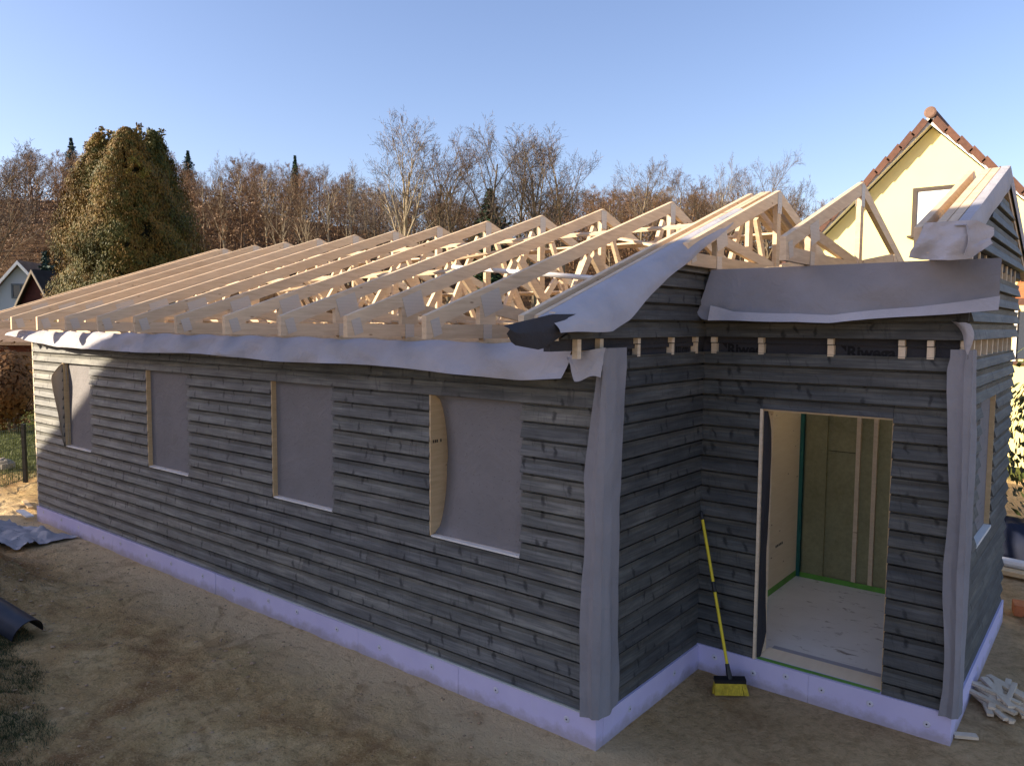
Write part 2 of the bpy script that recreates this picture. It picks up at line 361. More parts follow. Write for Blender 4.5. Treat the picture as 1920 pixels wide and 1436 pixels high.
# ------------------------------------------------------------------ ground (one sheet to the horizon, hill behind)
def hill(x, y):
    dep = (y+4.4)*.78-(x-2.74)*.62
    t = np.clip((dep-34)/56, 0, 1); t2 = np.clip((dep-90)/500, 0, 1)
    nz_ = 1.6*fbm(x*.06+3, y*.06, 2); lat = np.clip((-8-((x-2.74)*.78+(y+4.4)*.62))/28, 0, 1); return (12.0+5.0*lat+nz_)*t*t*(3-2*t)+8*t2
def gz(x, y):
    x = np.asarray(x, float); y = np.asarray(y, float)
    z = hill(x, y)
    nearh = np.clip((np.maximum(np.maximum(-L-x, x-W), np.maximum(-y, y-BK)))/.8, .28, 1)
    rec = (x > 0) & (y < D); nearh = np.where(rec, np.clip(np.minimum(x, D-y)/.8, .28, 1), nearh)
    rough = np.clip((1.0-x)/2, .22, 1)
    z = z+nearh*rough*(.07*fbm(x*.9, y*.9, 3)+.032*fbm(x*3.1, y*3.1, 3)+.030*vnoise(x*9, y*9)+.022*vnoise(x*17, y*17))-.012
    m = np.exp(-(((x+6.95)/.85)**2+((y+1.9)/.62)**2)); m2 = np.exp(-(((x+7.9)/.6)**2+((y+1.55)/.4)**2))
    z = z+m*(.58+.5*fbm(x*4, y*4, 4))+m2*(.22+.2*fbm(x*4.5, y*4.5, 3))
    m3 = np.exp(-(((x+4.6)/1.1)**2+((y+2.6)/.45)**2)); z = z+m3*(.16+.12*fbm(x*5, y*5, 3))
    return z
def axis_pts(lo, hi, step, far, grow=1.16):
    a = list(np.arange(lo, hi, step)); s = step; p = lo
    while p > -far: s *= grow; p -= s; a.insert(0, p)
    s = step; p = a[-1]
    while p < far: s *= grow; p += s; a.append(p)
    return np.array(a)
gx = axis_pts(-11.5, 3.6, .045, 900); gy = axis_pts(-4.0, 2.6, .045, 900)
GX, GY = np.meshgrid(gx, gy, indexing='ij'); GZ = gz(GX, GY)
nx, ny = GX.shape; idx = np.arange(nx*ny).reshape(nx, ny)
Fq = np.stack([idx[:-1, :-1], idx[1:, :-1], idx[1:, 1:], idx[:-1, 1:]], -1).reshape(-1, 4)
ground = link('ground', fast_mesh('ground', np.stack([GX, GY, GZ], -1).reshape(-1, 3), Fq, M['ground'], 4, True)); tag(ground, kind='structure')

# ------------------------------------------------------------------ the timber house
house = thing('timber_house', 'unfinished dark grey weatherboarded timber house with open roof trusses on a lavender foam plinth', 'house')

def wall_holes(s0, s1, z0, z1, holes, place, t0, t1):
    """wall slab with rectangular openings; place(s,t,z)->xyz ; t0 = outer, t1 = inner"""
    S = sorted({s0, s1, *[h[0] for h in holes], *[h[1] for h in holes]}); Z = sorted({z0, z1, *[h[2] for h in holes], *[h[3] for h in holes]})
    solid = lambda i, j: 0 <= i < len(S)-1 and 0 <= j < len(Z)-1 and not any(h[0] <= (S[i]+S[i+1])/2 <= h[1] and h[2] <= (Z[j]+Z[j+1])/2 <= h[3] for h in holes)
    V = []; Fc = []; Mi = []
    def quad(ps, m):
        b = len(V); V.extend(place(*p) for p in ps); Fc.append((b, b+1, b+2, b+3)); Mi.append(m)
    for i in range(len(S)-1):
        for j in range(len(Z)-1):
            if not solid(i, j): continue
            a, b, c, e = S[i], S[i+1], Z[j], Z[j+1]
            quad([(a, t0, c), (b, t0, c), (b, t0, e), (a, t0, e)], 0); quad([(a, t1, c), (a, t1, e), (b, t1, e), (b, t1, c)], 1)
            if not solid(i-1, j): quad([(a, t0, c), (a, t0, e), (a, t1, e), (a, t1, c)], 1)
            if not solid(i+1, j): quad([(b, t0, c), (b, t1, c), (b, t1, e), (b, t0, e)], 1)
            if not solid(i, j-1): quad([(a, t0, c), (a, t1, c), (b, t1, c), (b, t0, c)], 1)
            if not solid(i, j+1): quad([(a, t0, e), (b, t0, e), (b, t1, e), (a, t1, e)], 1)
    return (V, Fc), Mi
fac_place = lambda s, t, z: (s, t, z)
ret_place = lambda s, t, z: (-t, s, z)
ent_place = lambda s, t, z: (s, D+t, z)
gab_place = lambda s, t, z: (W-t, s, z)
def core(name, s0, s1, z0, z1, holes, place, t0, t1, mats):
    g, mi = wall_holes(s0, s1, z0, z1, holes, place, t0, t1)
    return part(name, g, mats, house, mi)
wm = [M['wrap'], M['jamb']]
fac = core('facade_wall', -L+.03, -.30, .10, 2.80, [(a, b, WZ0, WZ1) for a, b in WIN], fac_place, .075, .27, wm)
ret = core('return_wall', .075, D+.25, .10, 2.80, [], ret_place, .075, .27, wm)
ent = core('entrance_wall', -.06, W-.076, .10, 3.40, [(DX0, DX1, .19, DZ1)], ent_place, .075, .25, [M['wrap'], M['osb']])
GWY0, GWY1 = 2.55, 3.40
gab = core('porch_gable_wall', D+.252, PB, .10, 3.42, [(GWY0, GWY1, WZ0, WZ1)], gab_place, .075, .26, [M['wrap'], M['osb']])
core('end_wall', .30, BK, .10, 2.80, [], lambda s, t, z: (-L+t, s, z), .05, .25, [M['siding'], M['jamb']])
core('back_wall', -L+.28, 0, .10, 2.80, [], lambda s, t, z: (s, BK-t, z), .05, .25, [M['siding'], M['jamb']])
core('porch_back_wall', 0.02, W-.28, .10, 3.40, [], lambda s, t, z: (s, PB-t, z), .05, .48, [M['siding'], M['osb']])
core('inner_wall', 1.95, PB-.5, .10, 2.80, [], lambda s, t, z: (t, s, z), -.25, 0.0, [M['jamb'], M['jamb']])
part('floor_slab', box(-L+.12, W-.12, D+.10, PB-.1, .02, .195), M['floor'], house)

PROF = [(0, -.012), (0, .031), (.03, .034), (.44, .0185), (.56, .0105), (.855, .0150), (.86, -.016), (1.01, -.016)]
def board_geo(place, s0, s1, z, pz=PZ, lo=None, hi=None, off=.045, jit=0.0):
    """one weatherboard; s0,s1 numbers or functions of height"""
    f0 = s0 if callable(s0) else (lambda q: s0); f1 = s1 if callable(s1) else (lambda q: s1)
    pr = [(z+t*pz, o) for t, o in PROF]
    if lo is not None: pr = [(max(q, lo), o) for q, o in pr]
    if hi is not None: pr = [(min(q, hi), o) for q, o in pr]
    n = len(pr); A = [place(f0(q), off-o-jit, q) for q, o in pr]; B = [place(f1(q), off-o-jit, q) for q, o in pr]
    Fc = [tuple(range(n)), tuple(range(2*n-1, n-1, -1))]+[(i, i+n, (i+1) % n+n, (i+1) % n) for i in range(n)]
    return A+B, Fc
def add_board(parent, geo, raw=False):
    sm = M['siding'] if parent is fac else M['siding_shaded']
    Fc = geo[1]; n = len(PROF)
    fm = [0]*len(Fc)
    if raw: fm[2+6] = 1; fm[2+5] = 1
    return part('siding_board', geo, [sm, M['batten']], parent, fm)
def split(spans, h, what):
    out = []
    for a, b, l in spans:
        if h[1] <= a or h[0] >= b: out.append((a, b, l)); continue
        if h[0]-a > .02: out.append((a, h[0], l))
        if what != 'gap': out.append((max(a, h[0]), min(b, h[1]), what))
        if b-h[1] > .02: out.append((h[1], b, l))
    return out
def wall_boards(parent, place, s0, s1, z0, ztop, holes, pz=PZ, off=.045, raw=False, joints=True, maxlen=4.6, foot=None):
    i = 0; z = z0
    while z < ztop-.02:
        hi = min(z+pz*1.02, ztop); mid = (z+min(z+pz, ztop))/2
        spans = [(s0, s1, None)]
        for h in holes:
            if h[2]-.004 < mid < h[3]+.004:
                spans = split(spans, h, 'gap')
            elif z < h[3]-.01 < z+pz:        # head of an opening falls inside this row
                spans = split(spans, h, h[3])
            elif z+.01 < h[2] < z+pz-.01:
                spans = split(spans, h, -h[2])
        for a, b, l in spans:
            cuts = [a]
            if joints:
                p = a+rnd.uniform(1.2, maxlen)
                while p < b-.5: cuts.append(p); p += rnd.uniform(2.2, maxlen)
            cuts.append(b)
            for c0, c1 in zip(cuts, cuts[1:]):
                lo = l if (l is not None and l > 0) else (foot if i == 0 else None); h2 = -l if (l is not None and l < 0) else hi
                add_board(parent, board_geo(place, c0+.0012, c1-.0012, z+rnd.uniform(-.0012, .0012), pz, lo, h2, off, rnd.uniform(0, .0022)), raw)
        z += pz; i += 1
wall_boards(fac, fac_place, -L+.02, -.022, ZB, ZT, [(a, b, WZ0, WZ1) for a, b in WIN], foot=.234)
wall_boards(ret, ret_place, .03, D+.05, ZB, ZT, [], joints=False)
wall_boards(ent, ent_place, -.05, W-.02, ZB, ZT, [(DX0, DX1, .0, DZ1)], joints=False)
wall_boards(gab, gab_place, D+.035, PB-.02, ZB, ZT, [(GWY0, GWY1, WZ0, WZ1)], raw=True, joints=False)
# vertical raw edge of the facade's far end
part('corner_batten', box(-L-.012, -L+.018, .026, .075, ZB, 2.74), M['batten'], fac)
# upper siding, standing a little proud
up_off = .030
def rake_y(z): return max(YE+.02, (z+.17-3.011)/SLP+YE)
z = ZU
while z < 3.45:
    t = min(z+PZ*1.02, 3.47)
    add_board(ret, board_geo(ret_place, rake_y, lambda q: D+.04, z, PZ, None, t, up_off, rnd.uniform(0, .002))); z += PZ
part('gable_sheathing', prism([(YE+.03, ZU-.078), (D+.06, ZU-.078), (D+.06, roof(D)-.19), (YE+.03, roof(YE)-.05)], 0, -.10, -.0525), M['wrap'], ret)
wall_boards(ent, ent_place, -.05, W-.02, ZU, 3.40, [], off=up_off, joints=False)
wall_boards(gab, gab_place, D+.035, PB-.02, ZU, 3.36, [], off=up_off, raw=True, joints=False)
GT = 3.50
def gabs(q): return max(D-.38, (q+.20-3.011)/SLP+YE)
z = GT
while z < 4.0:
    t = min(z+PZ*1.02, 4.08)
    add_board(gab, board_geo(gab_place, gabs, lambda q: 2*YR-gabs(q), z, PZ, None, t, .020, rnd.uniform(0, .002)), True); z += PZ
part('gable_sheathing', prism([(D-.42, GT-.06), (2*YR-D+.42, GT-.06), (YR, ZR-.17)], 0, W-.10, W-.045), M['wrap'], gab)
# battens showing in the open strips
for y in (-.252, .02):
    part('batten', box(-.052, -.012, y-.022, y+.022, ZU-.13, ZU-.003), M['batten'], ret)
part('batten', box(-.052, -.010, -.535, -.485, 2.852, 3.03), M['batten'], ret)
for y in (.56, 1.10, 1.53):
    part('batten', box(-.0745, -.030, y-.022, y+.022, ZT-.012, ZT+.075), M['batten'], ret)
    part('batten', box(-.052, -.014, y-.045, y-.005, ZT+.082, ZU-.003), M['batten'], ret)
for x in (.055, .457, .994, 1.487, 1.672):
    part('batten', box(x-.023, x+.023, D+.030, D+.0745, ZT-.012, ZT+.072), M['batten'], ent)
    part('batten', box(x-.021, x+.021, D+.014, D+.060, ZT+.079, ZU-.003), M['batten'], ent)
part('batten', box(1.86, 1.905, D+.014, D+.06, ZT+.02, ZU-.003), M['batten'], ent)
for k in range(9):
    y = D+.10+k*.33
    part('batten', box(W-.0745, W-.034, y-.022, y+.022, ZT-.012, ZU-.004), M['batten'], gab)
    part('batten', box(W-.0745, W-.034, y-.020+.04, y+.020+.04, 3.362, GT-.004), M['batten'], gab)
part('drip_strip', box(-.02, 1.9, D+.052, D+.056, ZT+.0725, ZT+.0785), M['black_pl'], ent)
part('drip_strip', box(-.056, -.052, .1, D, ZT+.0755, ZT+.081), M['black_pl'], ret)

# printed lettering on the wall membrane
def lettering(txt, size, place, s, z, t, parent, bold=.004):
    cu = bpy.data.curves.new('print', 'FONT'); cu.body = txt; cu.size = size; cu.offset = bold; cu.resolution_u = 3
    to = bpy.data.objects.new('print', cu); me0 = bpy.data.meshes.new_from_object(to)
    V = [place(s+v.co.x, t, z+v.co.y) for v in me0.vertices]; Fc = [tuple(p.vertices) for p in me0.polygons]
    bpy.data.objects.remove(to); bpy.data.curves.remove(cu); bpy.data.meshes.remove(me0)
    return part('print', (V, Fc), M['ink'], parent)
for s in (.155, .63, 1.10, 1.56):
    if s in (.63, 1.56): continue
    g = G().add(([ent_place(s-.045, .0728, 2.807), ent_place(s-.004, .0728, 2.807), ent_place(s-.004, .0728, 2.762)], [(0, 2, 1)]))
    part('print', g.geo, M['ink'], ent); lettering('Riwega', .118, ent_place, s, 2.722, .0728, ent)
lettering('10 cm', .10, ret_place, .33, 2.728, .0728, ret, .002)
lettering('10 cm', .10, ret_place, 1.22, 2.728, .0728, ret, .002)

# plinth: foam boards with fixing discs
def foam_run(place, s0, s1, n, parent_name, seed, discs):
    r = random.Random(seed); cuts = [s0]+[s0+(s1-s0)*(k+r.uniform(-.06, .06))/n for k in range(1, n)]+[s1]
    first = None
    for a, b in zip(cuts, cuts[1:]):
        t0 = r.uniform(-.002, .002); zt = HP+r.uniform(-.004, .004)
        V = [place(s, t, z) for z in (-.12, zt) for s, t in ((a+.001, t0), (b-.001, t0), (b-.001, .095), (a+.001, .095))]
        Fc = [(0, 3, 2, 1), (4, 5, 6, 7), (0, 1, 5, 4), (1, 2, 6, 5), (2, 3, 7, 6), (3, 0, 4, 7)]
        bo = part('foam_board', (V, Fc), M['foam'], house)
        k = discs
        for q in range(k):
            s = a+(b-a)*(q+.5)/k+r.uniform(-.08, .08); zz = .125+r.uniform(-.025, .03); n_ = 10
            Vd = []; rr = .026
            for t, rad in ((t0-.0015, rr), (t0-.0045, rr*.8)):
                for j in range(n_): Vd.append(place(s+rad*math.cos(2*math.pi*j/n_), t, zz+rad*math.sin(2*math.pi*j/n_)))
            Fd = [(j, (j+1) % n_, (j+1) % n_+n_, j+n_) for j in range(n_)]+[tuple(range(n_, 2*n_))]; md = [0]*len(Fd)
            for j in range(6): Vd.append(place(s+.007*math.cos(j*math.pi/3), t0-.0055, zz+.007*math.sin(j*math.pi/3)))
            Fd.append(tuple(range(2*n_, 2*n_+6))); md.append(1)
            part('fixing_disc', (Vd, Fd), [M['disc'], M['black_pl']], bo, md)
foam_run(fac_place, -L, 0, 8, 'facade', 3, 2)
foam_run(ret_place, .096, D-.001, 1, 'return', 4, 2)
foam_run(ent_place, -.094, W, 2, 'entrance', 5, 3)
foam_run(gab_place, D+.096, PB, 2, 'gable', 6, 2)
# sill sealing strip above the plinth
part('sill_strip', box(-L+.1, -.02, .0335, .072, .192, .240), M['grey_edge'], fac)
part('sill_tape', box(-2.7, -.05, .0295, .033, .2165, .236), M['green'], fac)
part('ledge_strip', box(-4.6, -.03, -.001, .029, .2195, .2225), M['white'], fac)
part('sill_strip', box(-.07, DX0, D+.026, D+.07, .170, HP+.010), M['grey_edge'], ent)
part('sill_strip', box(DX1, W-.02, D+.026, D+.07, .170, HP+.010), M['grey_edge'], ent)
part('sill_strip', box(-.07, -.027, .1, D, .170, HP+.010), M['grey_edge'], ret)

# ------------------------------------------------------------------ window openings
for wi, (a, b) in enumerate(WIN):
    yo = .040
    jb = part('window_opening', box(a-.003, a+.012, .0215, .266, WZ0-.001, WZ1), M['jamb'], house)
    jb['label'] = 'raw timber left jamb of a boarded-over window opening'
    part('sill', box(a+.013, b-.003, .022, .10, WZ0-.006, WZ0+.008), M['white'], jb)
    part('head', box(a+.013, b-.003, .092, .266, WZ1-.02, WZ1-.001), M['batten'], jb)
    part('jamb', box(b-.022, b-.001, .085, .266, WZ0+.013, WZ1-.021), M['jamb'], jb)
    if wi == 3:
        def bow(v): return .155*min(1, math.sin(math.pi*min(1, max(0, v)))**.45*1.02)*(.94 if v > .5 else 1)
    elif wi == 0:
        def bow(v): return .02
    else:
        def bow(v): return .004
    def fn(u, v, a=a, b=b, wi=wi, bow=bow):
        x = a+.0135+(b-a-.016)*u; z = WZ1-.003-(WZ1-WZ0-.018)*v
        y = .066+bow(v)*math.exp(-u*(5.5 if wi == 3 else 9))+.013*fbm(x*2.1+wi*7, z*2.3, 3)*math.sin(math.pi*u)**.5
        return (x, y, z)
    g, mi = sheet(fn, 22, 26, .002)
    part('window_membrane', g, [M['cloth_in'], M['black']], jb, mi, True)
    if wi == 3:      # stamp on the jamb
        for k in range(5):
            if k != 3: part('stamp', box(a+.0122, a+.0134, .045+k*.022, .045+k*.022+.014, 1.985, 2.01), M['ink'], jb)
    if wi == 0:      # strip of membrane standing out from the left jamb
        def ff(u, v, a=a):
            z = WZ1+.02-(WZ1-WZ0+.03)*v; w_ = ip(v, [0, .06, .16, .3, .6, .85, 1], [.03, .11, .19, .17, .11, .08, .05])
            return (a+.03-.02*math.sin(3*v)+.10*(1-u)*0-.06*math.sin(math.pi*u*.8), .06-w_*u, z-.02*u)
        g, mi = sheet(ff, 10, 22, .002); part('loose_flap', g, [M['flap'], M['flap']], jb, mi, True)
# small window in the porch gable
jb = part('window_opening', box(W-.26, W-.030, GWY1-.012, GWY1+.012, WZ0, WZ1), M['jamb'], house)
part('sill', box(W-.10, W-.012, GWY0+.003, GWY1-.013, WZ0-.012, WZ0+.012), M['white'], jb)
part('window_membrane', box(W-.072, W-.068, GWY0+.003, GWY1-.013, WZ0+.013, WZ1-.01), M['cloth_in'], jb)

# ------------------------------------------------------------------ door opening and porch room
dr = part('door_opening', box(DX0-.012, DX0+.010, D+.008, D+.25, .200, DZ1), M['batten'], house)
dr['label'] = 'open doorway without a door'
part('head', box(DX0+.011, DX1-.002, D+.062, D+.25, DZ1-.018, DZ1-.001), M['batten'], dr)
part('jamb', box(DX1-.012, DX1+.008, D+.064, D+.25, .21, DZ1-.019), M['jamb'], dr)
def jf(u, v):
    z = DZ1-.02-(DZ1-.25)*v; w_ = ip(v, [0, .06, .2, .35, .6, .8, .93, 1], [.06, .13, .16, .15, .14, .16, .18, .06])
    return (DX0+.016+.02*math.sin(u*2.5)*(.5+.5*math.sin(v*7))+.006*fbm(u*3, v*9, 2), D+.03+w_*u, z)
g, mi = sheet(jf, 9, 26, .002); part('dark_flap', g, [M['wrap'], M['wrap']], dr, mi, True)
part('threshold', box(DX0+.012, DX1-.013, D+.036, D+.32, .197, .217), M['cream'], dr)
part('threshold_tape', box(DX0+.012, DX1-.013, D+.030, D+.0355, .150, .219), M['green'], dr)
part('threshold_tape', box(DX0+.013, DX1-.014, D+.040, D+.085, .2171, .2185), M['green'], dr)
part('membrane_strip', box(DX0+.02, DX1-.02, D+.322, D+.43, .1955, .1985), M['cloth'], dr)
# inside: pale panel left, green boards with studs at the back
IB = PB-.48
part('inner_panel', box(.0005, .018, 2.9, IB-.06, .262, 2.75), M['cream'], house)
part('inner_panel', box(.0005, .030, 2.62, 2.895, .262, 2.75), M['cream'], house)
for k in range(5): part('stamp', box(.0182, .0192, 3.42+k*.045, 3.45+k*.045, .66, .685), M['ink'], house)
part('base_tape', box(.0005, .022, 2.2, IB-.06, .1955, .260), M['green'], house)
part('corner_tape', box(.0005, .055, IB-.055, IB-.004, .1955, 3.3), M['teal'], house)
part('base_plate', box(.06, W-.3, IB-.05, IB-.002, .1955, .235), M['batten'], house)
part('base_tape', box(.06, W-.3, IB-.054, IB-.0505, .1955, .250), M['green'], house)
part('stud', box(.08, .30, IB-.045, IB-.002, .236, 3.3), M['osb'], house)
for x in (.615, .78, 1.25): part('stud', box(x-.021, x+.021, IB-.048, IB-.002, .236, 3.3), M['batten'], house)
part('noggin', box(.305, .59, IB-.006, IB-.0025, 1.62, 1.625), M['dark'], house)

# ------------------------------------------------------------------ roof trusses
TH = .045
def yz(poly, x=TH): return prism(poly, 0, -x/2, x/2)
def strut(p, q, w_):
    p = np.array(p, float); q = np.array(q, float); d = q-p; d /= np.linalg.norm(d); n = np.array([-d[1], d[0]])*w_/2
    return yz([tuple(p-n), tuple(q-n), tuple(q+n), tuple(p+n)], TH-.005)
def truss_meshes(ye, bz, posts, webs, plates, king=True):
    CH = .114
    zt = roof(ye); yb = 2*YR-ye
    tops = G()
    tops.add(yz([(ye, bz+.0), (ye, zt), (YR, ZR), (YR, ZR-CH), (ye+.20, roof(ye+.20)-CH), (ye+.045, bz+.0)]))
    tops.add(yz([(yb, bz+.0), (yb-.045, bz+.0), (yb-.20, roof(ye+.20)-CH), (YR+.0005, ZR-CH), (YR+.0005, ZR), (yb, zt)]))
    out = [('roof_truss', tops.geo, 'pine')]
    out.append(('bottom_chord', yz([(ye+.047, bz), (yb-.047, bz), (yb-.047, bz+.104), (ye+.047, bz+.104)], TH-.003), 'pine'))
    for y, w_ in posts:
        for s in (1, -1):
            yy = y if s == 1 else 2*YR-y
            out.append(('post', yz([(yy-w_/2, bz+.1045), (yy+w_/2, bz+.1045), (yy+w_/2, roof(yy+w_/2)-CH-.002), (yy-w_/2, roof(yy-w_/2)-CH-.002)], TH-.002), 'pine'))
    for (p, q, w_) in webs:
        for s in (1, -1):
            f = (lambda a: a) if s == 1 else (lambda a: (2*YR-a[0], a[1]))
            out.append(('web', strut(f(p), f(q), w_), 'pine'))
    if king: out.append(('king_post', yz([(YR-.05, bz+.1045), (YR+.05, bz+.1045), (YR+.05, ZR-CH-.02), (YR-.05, ZR-CH-.02)], TH-.004), 'pine'))
    pg = G()
    for (y, z_, dy, dz, ang) in plates:
        c, s = math.cos(ang), math.sin(ang); poly = [(y+c*a-s*b, z_+s*a+c*b) for a, b in ((-dy, -dz), (dy, -dz), (dy, dz), (-dy, dz))]
        for sx in (1, -1):
            a0, a1 = (TH/2+.0006, TH/2+.003) if sx == 1 else (-TH/2-.003, -TH/2-.0006)
            out.append(('nail_plate', prism(poly, 0, a0, a1), 'plate'))
    return [(n, make_mesh(n, V, Fc, M[m])) for n, (V, Fc), m in out]
AN = math.atan(SLP); BZ = 2.845
main_webs = [((.20, roof(.20)-.19), (1.05, BZ+.10), .095), ((1.12, BZ+.10), (1.55, roof(1.55)-.15), .07), ((1.62, roof(1.62)-.15), (2.30, BZ+.10), .095), ((2.36, BZ+.10), (2.98, roof(2.98)-.17), .07)]
main_pl = [(YE+.10, BZ+.085, .045, .062, .30), (.16, roof(.16)-.13, .115, .085, AN), (.11, BZ+.045, .05, .06, 0), (YR, ZR-.125, .055, .10, 0),
           (2*YR-.16, roof(.16)-.13, .115, .085, -AN)]
mm = truss_meshes(YE, BZ, [(.115, .185)], main_webs, main_pl)
def place_truss(meshes, x, jitter=True):
    root = None
    for i, (n, me) in enumerate(meshes):
        if i == 0:
            root = link('roof_truss', me, house); root.location = (x, rnd.uniform(-.004, .004) if jitter else 0, 0)
        else:
            o = link(n, me, root)
    return root
for k in range(-1, 10): place_truss(mm, -1.119-.861*k)
place_truss(mm, -L+.02); place_truss(mm, -L-.42+.20)
# doubled gable rafters by the recess
for x0, x1 in ((-.150, -.105), (-.098, -.052)):
    g = G(); CH = .145
    g.add(prism([(YE, BZ), (YE, roof(YE)), (YR, ZR+.003), (YR, ZR-CH), (YE+.2, roof(YE+.2)-CH), (YE+.045, BZ)], 0, x0, x1))
    g.add(prism([(YR+.001, ZR-CH), (YR+.001, ZR+.003), (2*YR-YE, roof(YE)), (2*YR-YE, BZ), (2*YR-YE-.2, roof(YE+.2)-CH)], 0, x0, x1))
    part('gable_rafter', g.geo, M['pine'], house)
# raised trusses over the porch
PE, PBZ = D-.475, 3.425
pm = truss_meshes(PE, PBZ, [(D+.14, .15)], [((D+.24, roof(D+.24)-.17), (YR-.12, PBZ+.10), .085)],
    [(PE+.10, PBZ+.085, .045, .06, .3), (D+.16, roof(D+.16)-.13, .11, .08, AN), (D+.12, PBZ+.045, .05, .06, 0), (YR, ZR-.125, .055, .10, 0)])
for x in (.022, .783, 1.655): place_truss(pm, x)
place_truss(pm, .90-.861+.03+.02, False) if False else None
for x0, x1 in ((1.745, 1.80), (1.806, 1.862), (1.868, 1.915)):
    g = G(); CH = .155; yb = 2*YR-PE
    g.add(prism([(PE, roof(PE)-.17), (PE, roof(PE)+.004), (YR, ZR+.004), (YR, ZR-CH), (PE+.01, roof(PE)-.17)], 0, x0, x1))
    g.add(prism([(YR+.001, ZR-CH), (YR+.001, ZR+.004), (yb, roof(PE)+.004), (yb, roof(PE)-.17)], 0, x0, x1))
    part('barge_rafter', g.geo, M['pine'], house)
part('ladder_end', box(1.70, 1.915, PE-.03, PE-.002, roof(PE)-.17, roof(PE)-.005), M['pine'], house)
# bracing boards along the roof
def brace(y, x0, x1, dz=.165, w_=.11, ang=SLP, th=.022):
    z_ = roof(y)-dz; s = 1 if y < YR else -1; a = math.atan(ang)*s
    return obox(((x0+x1)/2, y, z_), ((x1-x0)/2, 0, 0), (0, w_/2*math.cos(a), w_/2*math.sin(a)), (0, -th/2*math.sin(a), th/2*math.cos(a)))
for y, x0, x1 in ((2.62, -9.6, -5.3), (2.60, -5.5, -2.6), (2.63, -2.8, -.16), (3.75, -9.6, -5.0), (3.73, -5.2, -.16), (5.1, -9.6, -4.9), (5.12, -5.0, -.16), (1.30, -9.6, -5.9), (1.32, -6.0, -2.5)):
    part('brace_board', brace(y, x0, x1), M['pine'], house)
for p, q in (((-4.9, .9, roof(.9)-.19), (-2.2, 2.5, roof(2.5)-.19)), ((-8.8, 2.5, roof(2.5)-.19), (-6.2, .8, roof(.8)-.19)), ((-1.9, 2.9, roof(2.9)-.22), (-.2, 1.7, roof(1.7)-.2))):
    part('diagonal_brace', beam(p, q, .10, .022), M['pine'], house)
for y0, z0_ in ((.75, BZ+.13), (2.2, BZ+.13), (4.4, BZ+.13), (5.6, BZ+.13)):
    part('ceiling_brace', box(-9.6, -.2, y0-.05, y0+.05, z0_-.011, z0_+.012), M['pine'], house)
part('white_pole', tube([(-2.5, 1.22, 3.515), (-.16, 1.19, 3.285)], .022, 8), M['white'], house)
part('top_plate', box(-L+.05, -.06, .076, .268, 2.801, 2.8425), M['pine'], house)
part('top_plate', box(-.05, W-.08, D+.076, D+.248, 3.401, 3.4235), M['pine'], house)
part('top_plate', box(-L+.05, -.06, BK-.25, BK-.06, 2.801, 2.8425), M['pine'], house)

# ------------------------------------------------------------------ membrane hanging from the house
CL = [M['cloth'], M['black']]; C2 = [M['cloth2'], M['black']]
truss_x = np.array([-1.119-.861*k for k in range(-1, 11)])
def eave_fn(u, v):
    x = -10.25+10.06*u
    zb = ip(x, [-10.25, -9.75, -9.2, -8.4, -7.6, -6, -3.7, -1.4, -.55, -.19], [2.735, 2.715, 2.675, 2.622, 2.598, 2.62, 2.612, 2.592, 2.575, 2.60])
    zt = 2.815+.012*math.sin(x*7.3)
    dn = float(np.min(np.abs(truss_x-x))); pin = math.exp(-(dn/.10)**2)
    sag = .5+.5*math.cos((x+1.119)/.861*2*math.pi)
    y = -.01-.17*(v**.85)-.03*math.sin(math.pi*v)*(1-sag)
    z = zt+(zb-zt)*(v**1.25)
    w1 = fbm(x*1.3, v*1.1+3, 3); dia = math.sin(5.2*x+3.4*v+2*vnoise(x*.7, 3.0)); dia2 = math.sin(7.9*x-4.5*v+3*vnoise(x*.9, 9.0))
    amp = .25+.75*v
    y += amp*(.055*w1+.034*dia*(vnoise(x*.8, 1.0)+.5)+.026*dia2*(vnoise(x*.9, 4.0)+.5)); y += -.020*amp*abs(math.sin(3.1*x+2.6*v+2*vnoise(x*.6, 7.0)))+.010*amp*abs(math.sin(8.3*x-6*v)); z += .012*v*math.sin(x*2.3)+.014*pin*(1-v)
    if x > -.55: y -= .05*((x+.55)/.36)**2*v
    return (x, y, z)
g, mi = sheet(eave_fn, 230, 14); eave = part('eave_membrane', g, CL, house, [0 if m == 0 else 1 for m in mi], True)
eave['label'] = 'long pale grey membrane flap hanging under the eave'
